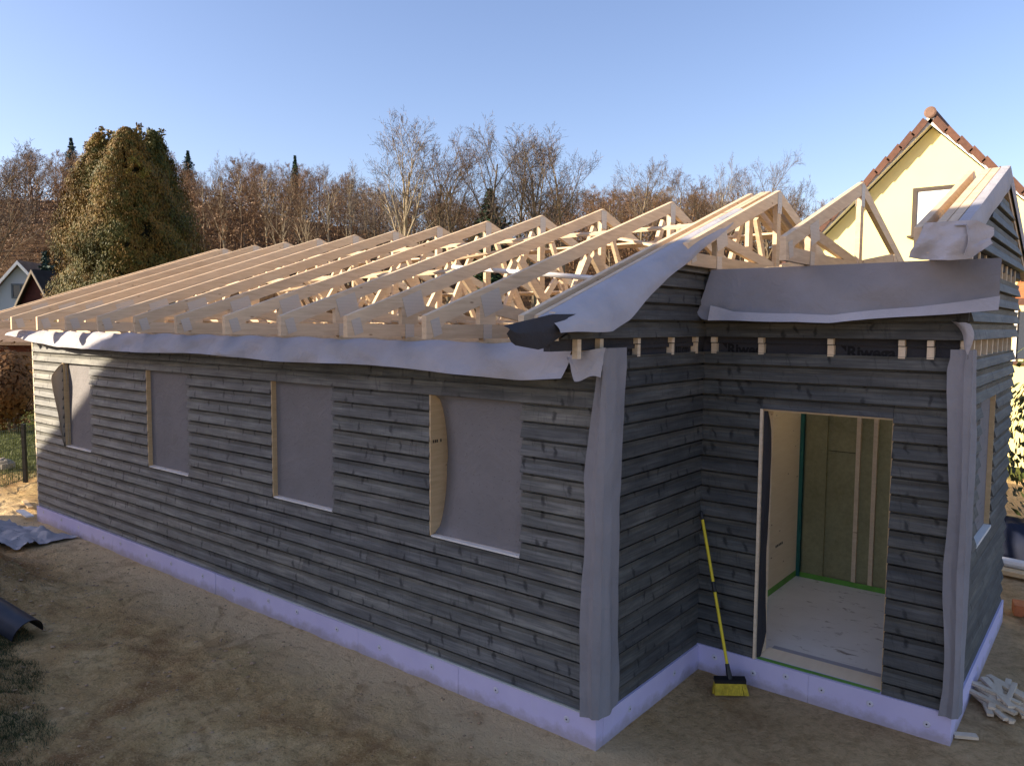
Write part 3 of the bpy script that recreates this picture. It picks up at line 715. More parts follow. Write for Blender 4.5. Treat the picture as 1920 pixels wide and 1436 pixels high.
# make sure slot 0 faces outward/up (normal of u x v)
def flip_check(o):
    me = o.data; p = me.polygons[0]; return p.normal
def crumple_fn(u, v):      # scrap at the corner top
    x = -.215+.285*u; zt = 2.745+.06*u; zb = 2.735-.135*min(1, u*2.2)+.02*math.sin(u*9)
    y = -.075-.05*math.sin(math.pi*u)-.07*v*math.sin(2.2*u+.3)+.02*fbm(u*4, v*4+2, 3)
    return (x, y, zt+(zb-zt)*v)
g, mi = sheet(crumple_fn, 22, 12); part('corner_scrap', g, CL, house, mi, True)
def corner_strip(x0, y0, lz, lw, rz, rw, foldx, name, ztop, zbot, mats, seed):
    def fn(u, v):
        z = ztop-(ztop-zbot)*v
        lx = ip(-z, [-q for q in lz], lw); ry = ip(-z, [-q for q in rz], rw); fx = ip(-z, [-foldx[0][0], -foldx[1][0]], [foldx[0][1], foldx[1][1]])
        n1 = fbm(u*2.5+seed, z*2.1, 3)
        if u < .5:
            t = u/.5; lx += .010*math.sin(z*5+seed)+.016*fbm(z*1.7+seed, 2.0, 3); x = lx+(fx-lx)*t; fl = .5+.5*math.sin(z*1.9+seed*2)
            y = y0-.024-.030*max(0, 1-abs(t-.70)/.30)-.050*fl*max(0, .55-t)+.010*n1+.007*fbm(z*6+t*5, seed+t*2, 2)
        else:
            t = (u-.5)/.5; x = fx-.016*t+.008*math.sin(math.pi*t)+.014*n1*t+.026*max(0, 1-abs(t-.35)/.25)*(.6+.4*math.sin(z*1.7+seed))+.006*fbm(z*6, t*4+seed, 2); y = y0-.028+(ry-y0+.028)*t
        return (x, y, z+.03*(u-.5)*(v > .97))
    g, mi = sheet(fn, 33, 90, .002); return part(name, g, mats, house, mi, True)
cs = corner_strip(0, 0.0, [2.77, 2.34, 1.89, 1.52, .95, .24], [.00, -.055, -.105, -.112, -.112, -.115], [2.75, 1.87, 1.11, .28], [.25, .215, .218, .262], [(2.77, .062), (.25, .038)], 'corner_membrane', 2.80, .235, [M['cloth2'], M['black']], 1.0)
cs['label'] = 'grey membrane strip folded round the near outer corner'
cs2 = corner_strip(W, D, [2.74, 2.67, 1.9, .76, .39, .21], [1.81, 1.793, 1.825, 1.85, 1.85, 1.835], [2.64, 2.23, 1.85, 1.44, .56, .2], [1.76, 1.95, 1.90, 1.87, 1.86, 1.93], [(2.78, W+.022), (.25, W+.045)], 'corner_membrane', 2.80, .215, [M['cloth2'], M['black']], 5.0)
cs2['label'] = 'grey membrane strip folded round the porch corner'
def tri_fn(u, v):          # upper scrap at the porch corner
    return (W-.13*(1-v)*(1-u*.9)+.012+.02*math.sin(v*5), D-.045-.05*math.sin(3*u)*(1-v), 3.0-.03*u-(.235)*v+.02*fbm(u*3, v*3, 2))
g, mi = sheet(tri_fn, 10, 14); part('corner_scrap', g, CL, house, mi, True)
# rake strip over the recess gable
def rake_fn(u, v):
    y = -.62+2.98*u; zr = roof(y)+.006
    ed = ip(y, [-.62, -.16, .08, .33, .71, 1.05, 1.43, 1.9, 2.36], [.10, .24, .25, .20, .15, .135, .11, .08, .03])
    out_ = ip(y, [-.62, -.16, .33, 1.05, 1.43, 1.9, 2.36], [.10, .20, .16, .11, .09, .06, .02])
    if v < .25:
        t = v/.25; x = -.075+.055*t; z = zr+.004-.006*t
    else:
        t = (v-.25)/.75; x = -.02+out_*math.sin(t*1.45)/math.sin(1.45)+.012*fbm(y*2.4, t*2, 3); z = zr-.002-ed*(t**1.35)
    w1 = fbm(y*1.9+5, v*1.5, 3); fold = math.sin(y*8+v*5)*(.5+vnoise(y*1.7, 2.0))
    return (x+.026*v*fold+.02*v*w1, y+.02*w1*v, z+.022*v*w1)
g, mi = sheet(rake_fn, 90, 18); rk = part('rake_membrane', g, CL, house, mi, True); rk['label'] = 'pale membrane strip draped along the sloping gable edge'
def tip_fn(u, v):          # dark folded end of that strip, hanging at the eave corner
    y = -.98+.86*u; zr = ip(y, [-.98, -.62, -.12], [2.955, 3.025, 3.035])-.01; zb = ip(y, [-.98, -.93, -.70, -.5, -.12], [2.90, 2.835, 2.80, 2.895, 2.935])
    x = .02+.085*u+.03*math.sin(v*3)+.02*fbm(y*4, v*3, 2)-.06*(1-u)
    return (x, y, zr+(zb-zr)*v)
g, mi = sheet(tip_fn, 24, 12); part('rake_membrane_end', g, [M['wrap'], M['wrap']], house, mi, True)
# flap across the recess
def rec_fn(u, v):
    x = .035+2.04*u; zb = ip(x, [.03, .08, .5, .8, 1.05, 1.53, 2.075], [3.06, 3.0, 2.995, 3.0, 2.985, 3.03, 3.075])
    zt = 3.412
    t = v; fl = math.exp(-((x-.035)/.10)**2)
    y = D-.018-.11*(t**1.1)*(.8+.25*math.sin(x*2.1))-.06*fl*t+.045*t*fbm(x*2.2+9, t*2.2, 4)+.022*math.sin(9*x-5*t)*t*(.5+vnoise(x*2, 6.0))
    z = zt+(zb-zt)*t
    if v > .86: y -= .10*(v-.86); 
    return (x-.055*fl*t, y, z)
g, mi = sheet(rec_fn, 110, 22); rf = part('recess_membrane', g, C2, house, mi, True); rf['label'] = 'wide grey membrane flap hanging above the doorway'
def hem_fn(u, v):
    x = .10+1.985*u; zb = ip(x, [.03, .08, .5, .8, 1.05, 1.53, 2.075], [3.06, 3.0, 2.995, 3.0, 2.985, 3.03, 3.075]); p = rec_fn((x-.035)/2.04, 1.0)
    wv = ip(x, [.1, .3, 1.0, 1.6, 2.08], [.10, .055, .045, .05, .075])
    return (x, p[1]-.012-.045*v, zb+.062*(1-v)*wv/.055-.008*v+.006*math.sin(x*6))
g, mi = sheet(hem_fn, 60, 5); part('hem', g, CL, rf, mi, True)
# wrap over the porch verge
def verge_fn(u, v):
    y = PE-.06+(YR-PE+.06)*u; zr = roof(y)+.010
    if v < .3: t = v/.3; x = 1.872+.062*t; z = zr
    else:
        t = (v-.3)/.7; x = 1.934+.014*math.sin(t*3)+.012*fbm(y*3, t*2, 2)*t; z = zr-.185*t
    return (x, y, z)
g, mi = sheet(verge_fn, 50, 14, .003, (9, 2, 9)); vw = part('verge_membrane', g, [M['cloth'], M['cloth']], house, mi, True); vw['label'] = 'blue-grey membrane wrapped over the porch roof edge'
def verge2_fn(u, v):
    y = 2*YR-PE+.06-(YR-PE+.06)*u; zr = roof(y)+.010
    if v < .3: t = v/.3; x = 1.934-.062*(1-t); z = zr
    else: t = (v-.3)/.7; x = 1.934+.010*math.sin(t*3); z = zr-.12*t
    return (x, y, z)
g, mi = sheet(verge2_fn, 30, 10, .003, (9, 4, 9)); part('verge_membrane', g, CL, house, mi, True)
def vend_fn(u, v):         # loose end draped over the porch eave corner
    x = 1.70+.37*u; zt_ = roof(PE)+.02-.05*max(0, (u-.75))*4
    zb_ = ip(u, [0, .15, .5, .75, .9, 1], [3.40, 3.385, 3.37, 3.38, 3.43, 3.47])
    y = PE-.040-.02*math.sin(v*2.6)*math.sin(2.6*u+.3)-.022*math.sin(u*13+v*2)*v+.30*max(0, u-.62)**1.3+.02*fbm(u*5, v*4, 3)
    return (x-.08*(1-u)*v+.03*v*fbm(u*3, v*3, 2), y, zt_+(zb_-zt_)*v)
g, mi = sheet(vend_fn, 34, 18); part('verge_membrane_end', g, [M['cloth'], M['cloth']], house, mi, True)

# ------------------------------------------------------------------ broom leaning in the corner
hb = np.array([.390, 1.395, 0.0]); bm = thing('broom', 'yellow-handled push broom leaning in the corner beside the doorway', 'broom', tuple(hb))
b0 = np.array([.385, 1.40, .115]); b1 = np.array([.015, 1.592, 1.395]); dv = b1-b0
P = lambda t: b0+dv*t
part('handle', tube([P(.07), P(.515)], .0125, 10), M['broom_y'], bm)
part('handle', tube([P(.555), P(.95)], .0125, 10), M['broom_y'], bm)
part('collar', tube([P(.505), P(.512), P(.56), P(.567)], [.014, .0165, .0165, .014], 10), M['black_pl'], bm)
part('grip', tube([P(.945), P(.952), P(.99), P(1.0)], [.0135, .015, .015, .009], 10), M['black_pl'], bm)
part('socket', tube([P(-.02), P(.03), P(.085)], [.026, .021, .016], 10), M['black_pl'], bm)
ha = np.array([.80, .60, 0]); hn = np.array([-.60, .80, 0])
hd = part('head', obox((.39, 1.395, .105), ha*.125, hn*.028+np.array([0, 0, .006]), np.array([0, 0, .016])), M['black_pl'], bm)
g = G(); rb = random.Random(2)
for i in range(44):
    for j in range(7):
        p = np.array([.39, 1.395, .092])+ha*(-.118+.236*i/43)+hn*(-.022+.044*j/6)
        q = np.array([p[0], p[1], .004])+hn*(-.022+.044*j/6)*.9-hn*.018+ha*((i-21.5)/21.5*.016+rb.uniform(-.006, .006))
        g.add(tube([p, q], [.0042, .0056], 4))
o = part('bristles', g.geo, M['bristle'], bm); o['kind'] = 'stuff'

# ------------------------------------------------------------------ things on the ground
def gp(x, y): return float(gz(np.array([x]), np.array([y]))[0])
rb = random.Random(21)
offs = ['short pale timber offcut lying on top of the heap at the porch corner', 'short pale timber offcut underneath in the heap at the porch corner']
def offcut(x, y, z_, ln, wd_, th, ang, tilt, label, roll_=0.0):
    d_ = np.array([math.cos(ang)*math.cos(tilt), math.sin(ang)*math.cos(tilt), math.sin(tilt)]); s = np.cross((0, 0, 1), d_); s /= np.linalg.norm(s); n = np.cross(d_, s)
    base = np.array([x, y, z_])
    geo = obox(base, d_*ln/2, s*wd_/2, n*th/2)
    return solo('timber_offcut', geo, M['batten'], label, 'offcut', tuple(base), 'timber offcuts heaped at the porch corner')
lay = 0
for i in range(24):
    lv = i//6; x = 2.12+rb.uniform(-.10, .12)*(1-.15*lv); y = 2.62+rb.uniform(-.27, .28)*(1-.15*lv)
    an = -1.05+rb.gauss(0, .34); offcut(x, y, gp(x, y)+.014+.026*lv, rb.uniform(.24, .42), rb.uniform(.035, .055), .022, an, rb.uniform(-.05, .05)-.06*(lv > 0), offs[0] if lv == 3 else offs[1])
offcut(1.985, 1.83, .012, .16, .06, .022, .5, 0, 'single pale timber offcut under the foot of the porch corner membrane')
# plastic sheet by the far end of the plinth
def ps(u, v):
    x = -9.75+1.45*u; y = -1.15+.75*v+.35*u; f = fbm(u*5, v*4+1, 4)
    return (x+.08*fbm(u*3+4, v*3, 2), y+.10*fbm(u*3, v*3+8, 2), gp(x, y)+.02+.16*max(0, f+.05)+.05*abs(math.sin(9*v+5*u+2*f))*(1-u*.6))
g, mi = sheet(ps, 60, 34); solo('plastic_sheet', g, [M['cloth'], M['black']], 'crumpled grey plastic sheet on the soil by the far end of the plinth', 'sheet', (-9.0, -.6, 0.0), fm=mi, smooth=True)
solo('board_scrap', beam((-10.45, -.02, .05), (-9.86, -.08, .06), .10, .02), M['white'], 'pale board scrap lying at the far plinth corner', 'board', (-10.1, -.05, .02))
solo('board_scrap', beam((-11.2, .30, .03), (-10.5, .15, .05), .07, .02), M['jamb'], 'thin reddish board scrap on the soil left of the house', 'board', (-10.8, .2, .02))
# dark half pipe leaning on the mound
def hp(u, v):
    a = np.array([-6.60, -2.16, .46]); b = np.array([-5.12, -1.76, .06]); ax = (b-a); p = a+ax*u
    d_ = ax/np.linalg.norm(ax); s = np.cross(d_, (0, 0, 1)); s /= np.linalg.norm(s); n = np.cross(s, d_)
    th = -1.6+3.2*v; rr = .15
    return tuple(p+s*rr*math.sin(th)+n*rr*(math.cos(th)-1)+n*.12)
g, mi = sheet(hp, 14, 16, .008); solo('half_pipe', g, [simple('dark_plastic', (.035, .038, .050), .38, .2), M['black_pl']], 'dark plastic half-round pipe lying against the soil mound', 'pipe', (-5.6, -1.9, .05), fm=mi, smooth=True)
# soil clods and stones: nobody could count them
V = []; Fc = []
ico = [(0, 0, 1), (.9, 0, .3), (.28, .85, .3), (-.72, .52, .3), (-.72, -.52, .3), (.28, -.85, .3), (0, 0, -.6)]
icf = [(0, 1, 2), (0, 2, 3), (0, 3, 4), (0, 4, 5), (0, 5, 1), (6, 2, 1), (6, 3, 2), (6, 4, 3), (6, 5, 4), (6, 1, 5)]
cr = np.random.RandomState(5)
cx = cr.uniform(-10.5, 2.6, 20000); cy = cr.uniform(-3.6, 1.5, 20000); keep = []
for x, y in zip(cx, cy):
    if (y > -.10 and x < .1) or (x > -.1 and y > 1.5): continue
    m = math.exp(-(((x+6.9)/1.1)**2+((y+1.9)/.8)**2)); dens = vnoise(x*.8, y*.8)+.5
    if x > .2 and cr.rand() > .10: continue
    if cr.rand() > .25*dens+.75*m+.12*(x < -3): continue
    keep.append((x, y, m))
kz = gz(np.array([k[0] for k in keep]), np.array([k[1] for k in keep]))
for (x, y, m), z_ in zip(keep, kz):
    s = min(.055, cr.gamma(1.6, .0055))*(1+1.2*m); b = len(V); rot = cr.uniform(0, 6.28); sx, sy, sz = s*cr.uniform(.7, 1.3, 3)
    for p in ico:
        px_ = p[0]*math.cos(rot)-p[1]*math.sin(rot); py_ = p[0]*math.sin(rot)+p[1]*math.cos(rot); V.append((x+px_*sx*cr.uniform(.8, 1.2), y+py_*sy, z_+p[2]*sz*.6))
    Fc += [tuple(i+b for i in f) for f in icf]
clod = simple('soil_clod', (.42, .28, .16), .95, .45, 3.0)
cl = link('soil_clods', make_mesh('soil_clods', V, Fc, clod, None, True)); tag(cl, 'loose brown soil clods and small stones scattered over the ground', 'soil', kind='stuff')
# grass
def grass(name, mat, n, region, h, seed, label, dens=None):
    r = np.random.RandomState(seed); x = r.uniform(region[0], region[1], n); y = r.uniform(region[2], region[3], n)
    if dens is not None: k = r.rand(n) < dens(x, y); x = x[k]; y = y[k]
    n = len(x); z_ = gz(x, y)-.005; a = r.uniform(0, 6.28, n); w_ = r.uniform(.002, .005, n)*h/.06; hh = h*r.uniform(.4, 1.3, n); le = hh*r.uniform(.2, .9, n); b = r.uniform(0, 6.28, n)
    base = np.stack([x, y, z_], -1); s = np.stack([np.cos(a)*w_, np.sin(a)*w_, 0*w_], -1)
    tip = base+np.stack([np.cos(b)*le, np.sin(b)*le, hh], -1)
    V = np.stack([base-s, base+s, tip], 1).reshape(-1, 3); Fq = np.arange(3*n).reshape(-1, 3)
    o = link(name, fast_mesh(name, V, Fq, mat, 3)); return tag(o, label, 'grass', kind='stuff')
def gd(x, y): return np.clip((-1.95-.25*(x+4.4)-y)/.22+.25*fbm(x*2.5, y*2.5, 3)*4, 0, 1)*np.clip((x+6.6)/.8, 0, 1)*np.clip(fbm(x*4, y*4, 3)*1.5+.85, 0, 1)
grass('grass', M['grass'], 150000, (-6.8, -1.9, -3.6, -1.7), .038, 4, 'dark green grass patch at the near left edge of the soil', gd)
grass('lawn', M['lawn'], 70000, (-24, -10.3, .3, 8.5), .09, 8, 'sunlit green lawn behind the wire fence', lambda x, y: ((y-.9)*.6+(x+12.9)*.8 < -.1).astype(float))

# ------------------------------------------------------------------ wire fence
fd = np.array([.6, -.8, 0]); fp = np.array([-12.93, .92, 0])
fence = thing('wire_fence', 'dark green wire mesh fence with black post left of the house', 'fence', tuple(fp))
for k in (-1, 0, 1):
    p = fp+fd*2.5*k; z0_ = gp(p[0], p[1])
    po = part('post', obox((p[0], p[1], z0_+.52), fd*.03, np.array([.8, .6, 0])*.03, np.array([0, 0, .55])), M['black_pl'], fence)
    part('post_cap', obox((p[0], p[1], z0_+1.076), fd*.033, np.array([.8, .6, 0])*.033, np.array([0, 0, .006])), M['black_pl'], po)
wire = simple('green_wire', (.03, .05, .035), .45, .1)
for k in (-1, 0):
    g = G(); p = fp+fd*2.5*k+np.array([-.8, -.6, 0])*.036
    for i in range(49): q = p+fd*(.05+.05*i); g.add(beam(q+np.array([0, 0, .03]), q+np.array([0, 0, 1.03]), .005, .005, (1, 0, 0)))
    for zz in (.06, .26, .46, .66, .86, 1.02): g.add(beam(p+fd*.03+np.array([.005, .004, zz]), p+fd*2.47+np.array([.005, .004, zz]), .006, .008))
    o = part('wire_panel', g.geo, wire, fence); o['kind'] = 'stuff'
rk_ = at(8, 850, 15.2); bx0 = np.array([rk_[0], rk_[1], gp(rk_[0], rk_[1])])
V = []; rr = random.Random(4)
for i in range(6):
    for j in range(10):
        t = math.pi*i/5; s = 2*math.pi*j/10; q = 1+rr.uniform(-.14, .14); V.append((bx0[0]+.20*q*math.sin(t)*math.cos(s), bx0[1]+.17*q*math.sin(t)*math.sin(s), bx0[2]+.08+.15*q*math.cos(t)))
Fc = [(i*10+j, i*10+(j+1) % 10, (i+1)*10+(j+1) % 10, (i+1)*10+j) for i in range(5) for j in range(10)]
solo('boulder', (V, Fc), simple('grey_stone', (.30, .27, .23), .9, .3, 5), 'grey boulder on the lawn behind the wire fence', 'boulder', tuple(bx0), smooth=True)

# ------------------------------------------------------------------ leaf cards
def cards(C, N, size, seed, aspect=1.6, up=None):
    """small leaf quads (diamonds) at centres C with facing N (n,3)"""
    r = np.random.RandomState(seed); n = len(C); N = N+r.normal(0, .45, (n, 3)); N /= np.linalg.norm(N, axis=1, keepdims=True)
    a = np.cross(N, r.normal(0, 1, (n, 3)) if up is None else up+r.normal(0, .35, (n, 3))); a /= np.linalg.norm(a, axis=1, keepdims=True); b = np.cross(N, a)
    s = size*r.uniform(.55, 1.35, (n, 1)); a = a*s/aspect; b = b*s
    return np.stack([C-b, C+a*.9-b*.1, C+b, C-a*.9-b*.1], 1).reshape(-1, 3), np.arange(4*n).reshape(-1, 4)
def join(parts):
    V = []; Fq = []; b = 0
    for v, f in parts: V.append(v); Fq.append(f+b); b += len(v)
    return np.vstack(V), np.vstack(Fq)
def tapered_trunk(h, r0, seed, n=8):
    r = random.Random(seed); pts = []; x = y = 0
    for i in range(6): pts.append((x, y, h*i/5)); x += r.uniform(-.02, .02)*h*.2; y += r.uniform(-.02, .02)*h*.2
    return tube(pts, [r0*(1-.8*i/5) for i in range(6)], n)

# thuja group: dense columnar crowns
def thuja(base, h, R_, seed, label, n=26000):
    t = thing('thuja_tree', label, 'tree', tuple(base), 'thuja trees behind the house'); r = np.random.RandomState(seed)
    link('trunk', make_mesh('trunk', *tapered_trunk(h*.8, .22, seed), M['bark']), t)
    def rad(z_, a): return R_*np.clip((1-z_)/.42, 0.0, 1)**.70*(.62+.38*np.clip(z_/.12, 0, 1))*(1+.40*vnoise(np.cos(a)*2.6+seed, z_*9+np.sin(a)*2.6)+.34*vnoise(a*3.0+seed*3, z_*19))
    z_ = r.rand(n)**.85; a = r.uniform(0, 2*math.pi, n); q = 1-.42*r.rand(n)**1.4; ra = rad(z_, a)*q+r.normal(0, .05, n)
    kp = (vnoise(a*4.5+seed*7, z_*26)+.6*vnoise(a*11+seed, z_*60)) > -.16-.25*r.rand(n)
    a = a[kp]; z_ = z_[kp]; ra = ra[kp]; C = np.stack([ra*np.cos(a), ra*np.sin(a), z_*h], -1); N = np.stack([np.cos(a), np.sin(a), .35+0*a], -1)
    p1 = cards(C, N, .040, seed, 2.3, up=np.array([0, 0, 1.0]))
    m = 700; ta = r.uniform(0, 2*math.pi, m); tz = h*(.90+.115*r.rand(m)); sp_ = r.randint(0, 4, m); C2_ = np.stack([R_*.22*np.cos(sp_*1.7+seed)+.05*r.normal(0, 1, m), R_*.22*np.sin(sp_*1.7+seed)+.05*r.normal(0, 1, m), tz-.05*h*(sp_ % 3)*.5], -1)
    p2 = cards(C2_, np.stack([np.cos(ta), np.sin(ta), 0*ta], -1), .06, seed+1, 2.0)
    V, Fq = join([p1, p2]); link('crown', fast_mesh('crown', V, Fq, M['thuja'], 4), t)
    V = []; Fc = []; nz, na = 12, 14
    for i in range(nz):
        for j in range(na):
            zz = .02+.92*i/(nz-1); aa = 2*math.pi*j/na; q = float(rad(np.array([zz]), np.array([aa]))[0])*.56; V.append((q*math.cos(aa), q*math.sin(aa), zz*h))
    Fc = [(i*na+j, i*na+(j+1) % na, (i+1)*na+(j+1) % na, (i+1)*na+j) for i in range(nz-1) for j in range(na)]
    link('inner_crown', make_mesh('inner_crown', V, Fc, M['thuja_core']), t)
for (px, py, dep, R_, seed, lb) in ((184, 250, 25.0, 1.45, 1, 'left and slimmest of the three tall brownish thujas behind the roof'), (236, 240, 24.4, 1.95, 2, 'broad middle thuja, tallest of the three behind the roof'), (287, 246, 25.4, 1.50, 3, 'right thuja of the three, mostly in shade')):
    p = at(px, py, dep); thuja(np.array([p[0], p[1], gp(p[0], p[1])]), p[2]-gp(p[0], p[1]), R_, seed, lb, 220000 if seed == 2 else 140000)

# ------------------------------------------------------------------ conifers
def conifer_mesh(seed, mat, slim=.18):
    """unit-height spruce: whorls of drooping needle sprays"""
    r = np.random.RandomState(seed); C = []; N = []
    for i in range(46):
        z_ = .06+.925*(i/45)**.9; Rr = min(.20, slim*2.5*(1-z_)*(.75+.5*r.rand())+.003); nb = int(6+11*(1-z_))
        for b in range(nb):
            a = 2*math.pi*(b+r.rand())/nb; q = r.uniform(.75, 1.1)*Rr
            for k in range(12):
                t = (k+.6)/12; d = q*t; w_ = r.normal(0, .010+.012*t*(1-z_)); C.append((d*math.cos(a)-w_*math.sin(a), d*math.sin(a)+w_*math.cos(a), z_-.30*d+.10*d*t)); N.append((math.cos(a)*.4, math.sin(a)*.4, 1))
    V, Fq = cards(np.array(C), np.array(N, float), .021, seed, 1.9); return fast_mesh('crown', V, Fq, mat, 4)
con_tr = make_mesh('trunk', *tapered_trunk(.97, .014, 5, 6), M['bark'])
con_a = conifer_mesh(31, M['conifer'], .16); con_b = conifer_mesh(32, M['conifer_blue'], .19); con_c = conifer_mesh(33, M['conifer'], .26)
def conifer(px, py, dep, me, label, wide=1.0):
    p = at(px, py, dep); z0_ = gp(p[0], p[1]); t = thing('spruce_tree', label, 'tree', (p[0], p[1], z0_), 'spruces on the hillside')
    for n_, m_ in (('trunk', con_tr), ('crown', me)):
        o = link(n_, m_, t); h = p[2]-z0_; o.scale = (h*wide, h*wide, h); o.rotation_euler[2] = px*.7
conifer(133, 258, 86, con_b, 'dark spruce rising above the woodland left of the thujas', .8)
conifer(352, 282, 88, con_b, 'blue-green spruce just right of the thujas', .9)
conifer(553, 291, 90, con_a, 'spruce tip poking above the bare woodland', .7)
conifer(918, 352, 52, con_c, 'bushy green fir at the foot of the tall bare trees', .9)
conifer(86, 470, 40, con_b, 'small blue spruce behind the dark red gable', .9)
conifer(108, 474, 41, con_b, 'small blue spruce next to the left thuja', .9)

# ------------------------------------------------------------------ bare trees
def bare_tree(seed, vase=.5, lean=.0, nl=9, fork=.32, twigk=5):
    """unit height 1; returns (trunk V,F), (twig V,F tri)"""
    r = random.Random(seed); TV = []; TF = []; W_ = []
    def addtube(pts, rads, n):
        v, f = tube(pts, rads, n, False); b = len(TV); TV.extend(v); TF.extend(tuple(i+b for i in q) for q in f)
    def limb(p, d, ln, rad, lvl):
        p = np.array(p, float); d = np.array(d, float); n = 5 if lvl < 2 else 4; pts = [p]; seg = ln/n
        for i in range(n):
            j = (.045, .085, .085, .09, .10)[min(lvl, 4)]
            d = d+np.array([r.gauss(0, j), r.gauss(0, j), r.gauss(0, j)+(.05 if lvl == 0 else .045)]); d /= np.linalg.norm(d); p = p+d*seg; pts.append(p)
        if lvl <= 2: addtube(pts, [max(.0007, rad*(1-.72*i/n)) for i in range(n+1)], (7, 5, 4)[lvl])
        else:
            for a, b in zip(pts, pts[1:]): W_.append((a, b, rad*.9, rad*.55))
        if lvl == 4: return
        nk = (nl, 7, 6, twigk)[lvl]
        for k in range(nk):
            t = (fork+(1-fork)*(k+r.random())/nk) if lvl == 0 else .22+.78*(k+r.random())/nk
            i = min(n-1, int(t*n)); q = pts[i]+(pts[i+1]-pts[i])*(t*n-i); dd = pts[i+1]-pts[i]; dd /= np.linalg.norm(dd)
            a = r.uniform(0, 6.283) if lvl else k*2.4+r.uniform(-.5, .5); s = np.cross(dd, (0.3, .8, .5)); s /= np.linalg.norm(s); e = np.cross(dd, s)
            sp = (vase*1.25*(1.15-.4*t), .72, .80, .85)[lvl]*r.uniform(.7, 1.25); nd = dd+(s*math.cos(a)+e*math.sin(a))*sp
            L2 = (.50*(1.12-.62*t) if lvl == 0 else ln*(.62-.25*t))*r.uniform(.75, 1.2)
            limb(q, nd/np.linalg.norm(nd), L2, max(.0009, rad*(1-.7*t)*(.62 if lvl == 0 else .55)), lvl+1)
    limb((0, 0, 0), (lean, .0, 1), .93, .0165, 0)
    A = np.array([w[0] for w in W_]); B = np.array([w[1] for w in W_]); ra = np.array([[w[2]] for w in W_]); rb_ = np.array([[w[3]] for w in W_])
    d = B-A; rs = np.random.RandomState(seed); s = np.cross(d, rs.normal(0, 1, d.shape)); s /= np.maximum(np.linalg.norm(s, axis=1, keepdims=True), 1e-9)
    ra = np.maximum(ra, .0008); rb_ = np.maximum(rb_, .0005)
    V = np.stack([A-s*ra, A+s*ra, B+s*rb_, B-s*rb_], 1).reshape(-1, 3); Fq = np.arange(len(V)).reshape(-1, 4)
    h = max(V[:, 2].max(), 1e-6); V = V/h; TV2 = np.array(TV)/h
    return (TV2, TF), (V, Fq), len(V)
variants = []
for i, (vs, ln, nl, fk, tk) in enumerate(((.42, .02, 11, .26, 6), (.62, -.03, 10, .30, 6), (.75, .05, 9, .34, 6), (.50, .0, 9, .40, 6), (.34, .03, 10, .22, 6), (.60, -.06, 8, .45, 6))):
    (tv, tf), (v, f), n_ = bare_tree(100+i, vs, ln, nl, fk, tk)
    tr = {k: make_mesh('trunk', tv, tf, M[k], None, True) for k in ('bark', 'birch')}
    cr_ = {k: fast_mesh('crown', v, f, M[k], 4) for k in ('twig', 'twig2')}
    variants.append((tr, cr_))
def btree(px, py, dep, vi, label, wide=1.0, bk='bark', tk='twig', rot=0.0):
    p = at(px, py, dep); z0_ = gp(p[0], p[1]); h = p[2]-z0_
    t = thing('bare_tree', label, 'tree', (p[0], p[1], z0_-.1), 'bare trees at the wood edge')
    for n_, m_ in (('trunk', variants[vi][0][bk]), ('crown', variants[vi][1][tk])):
        o = link(n_, m_, t); o.scale = (h*wide*1.12, h*wide*1.12, h); o.rotation_euler[2] = rot
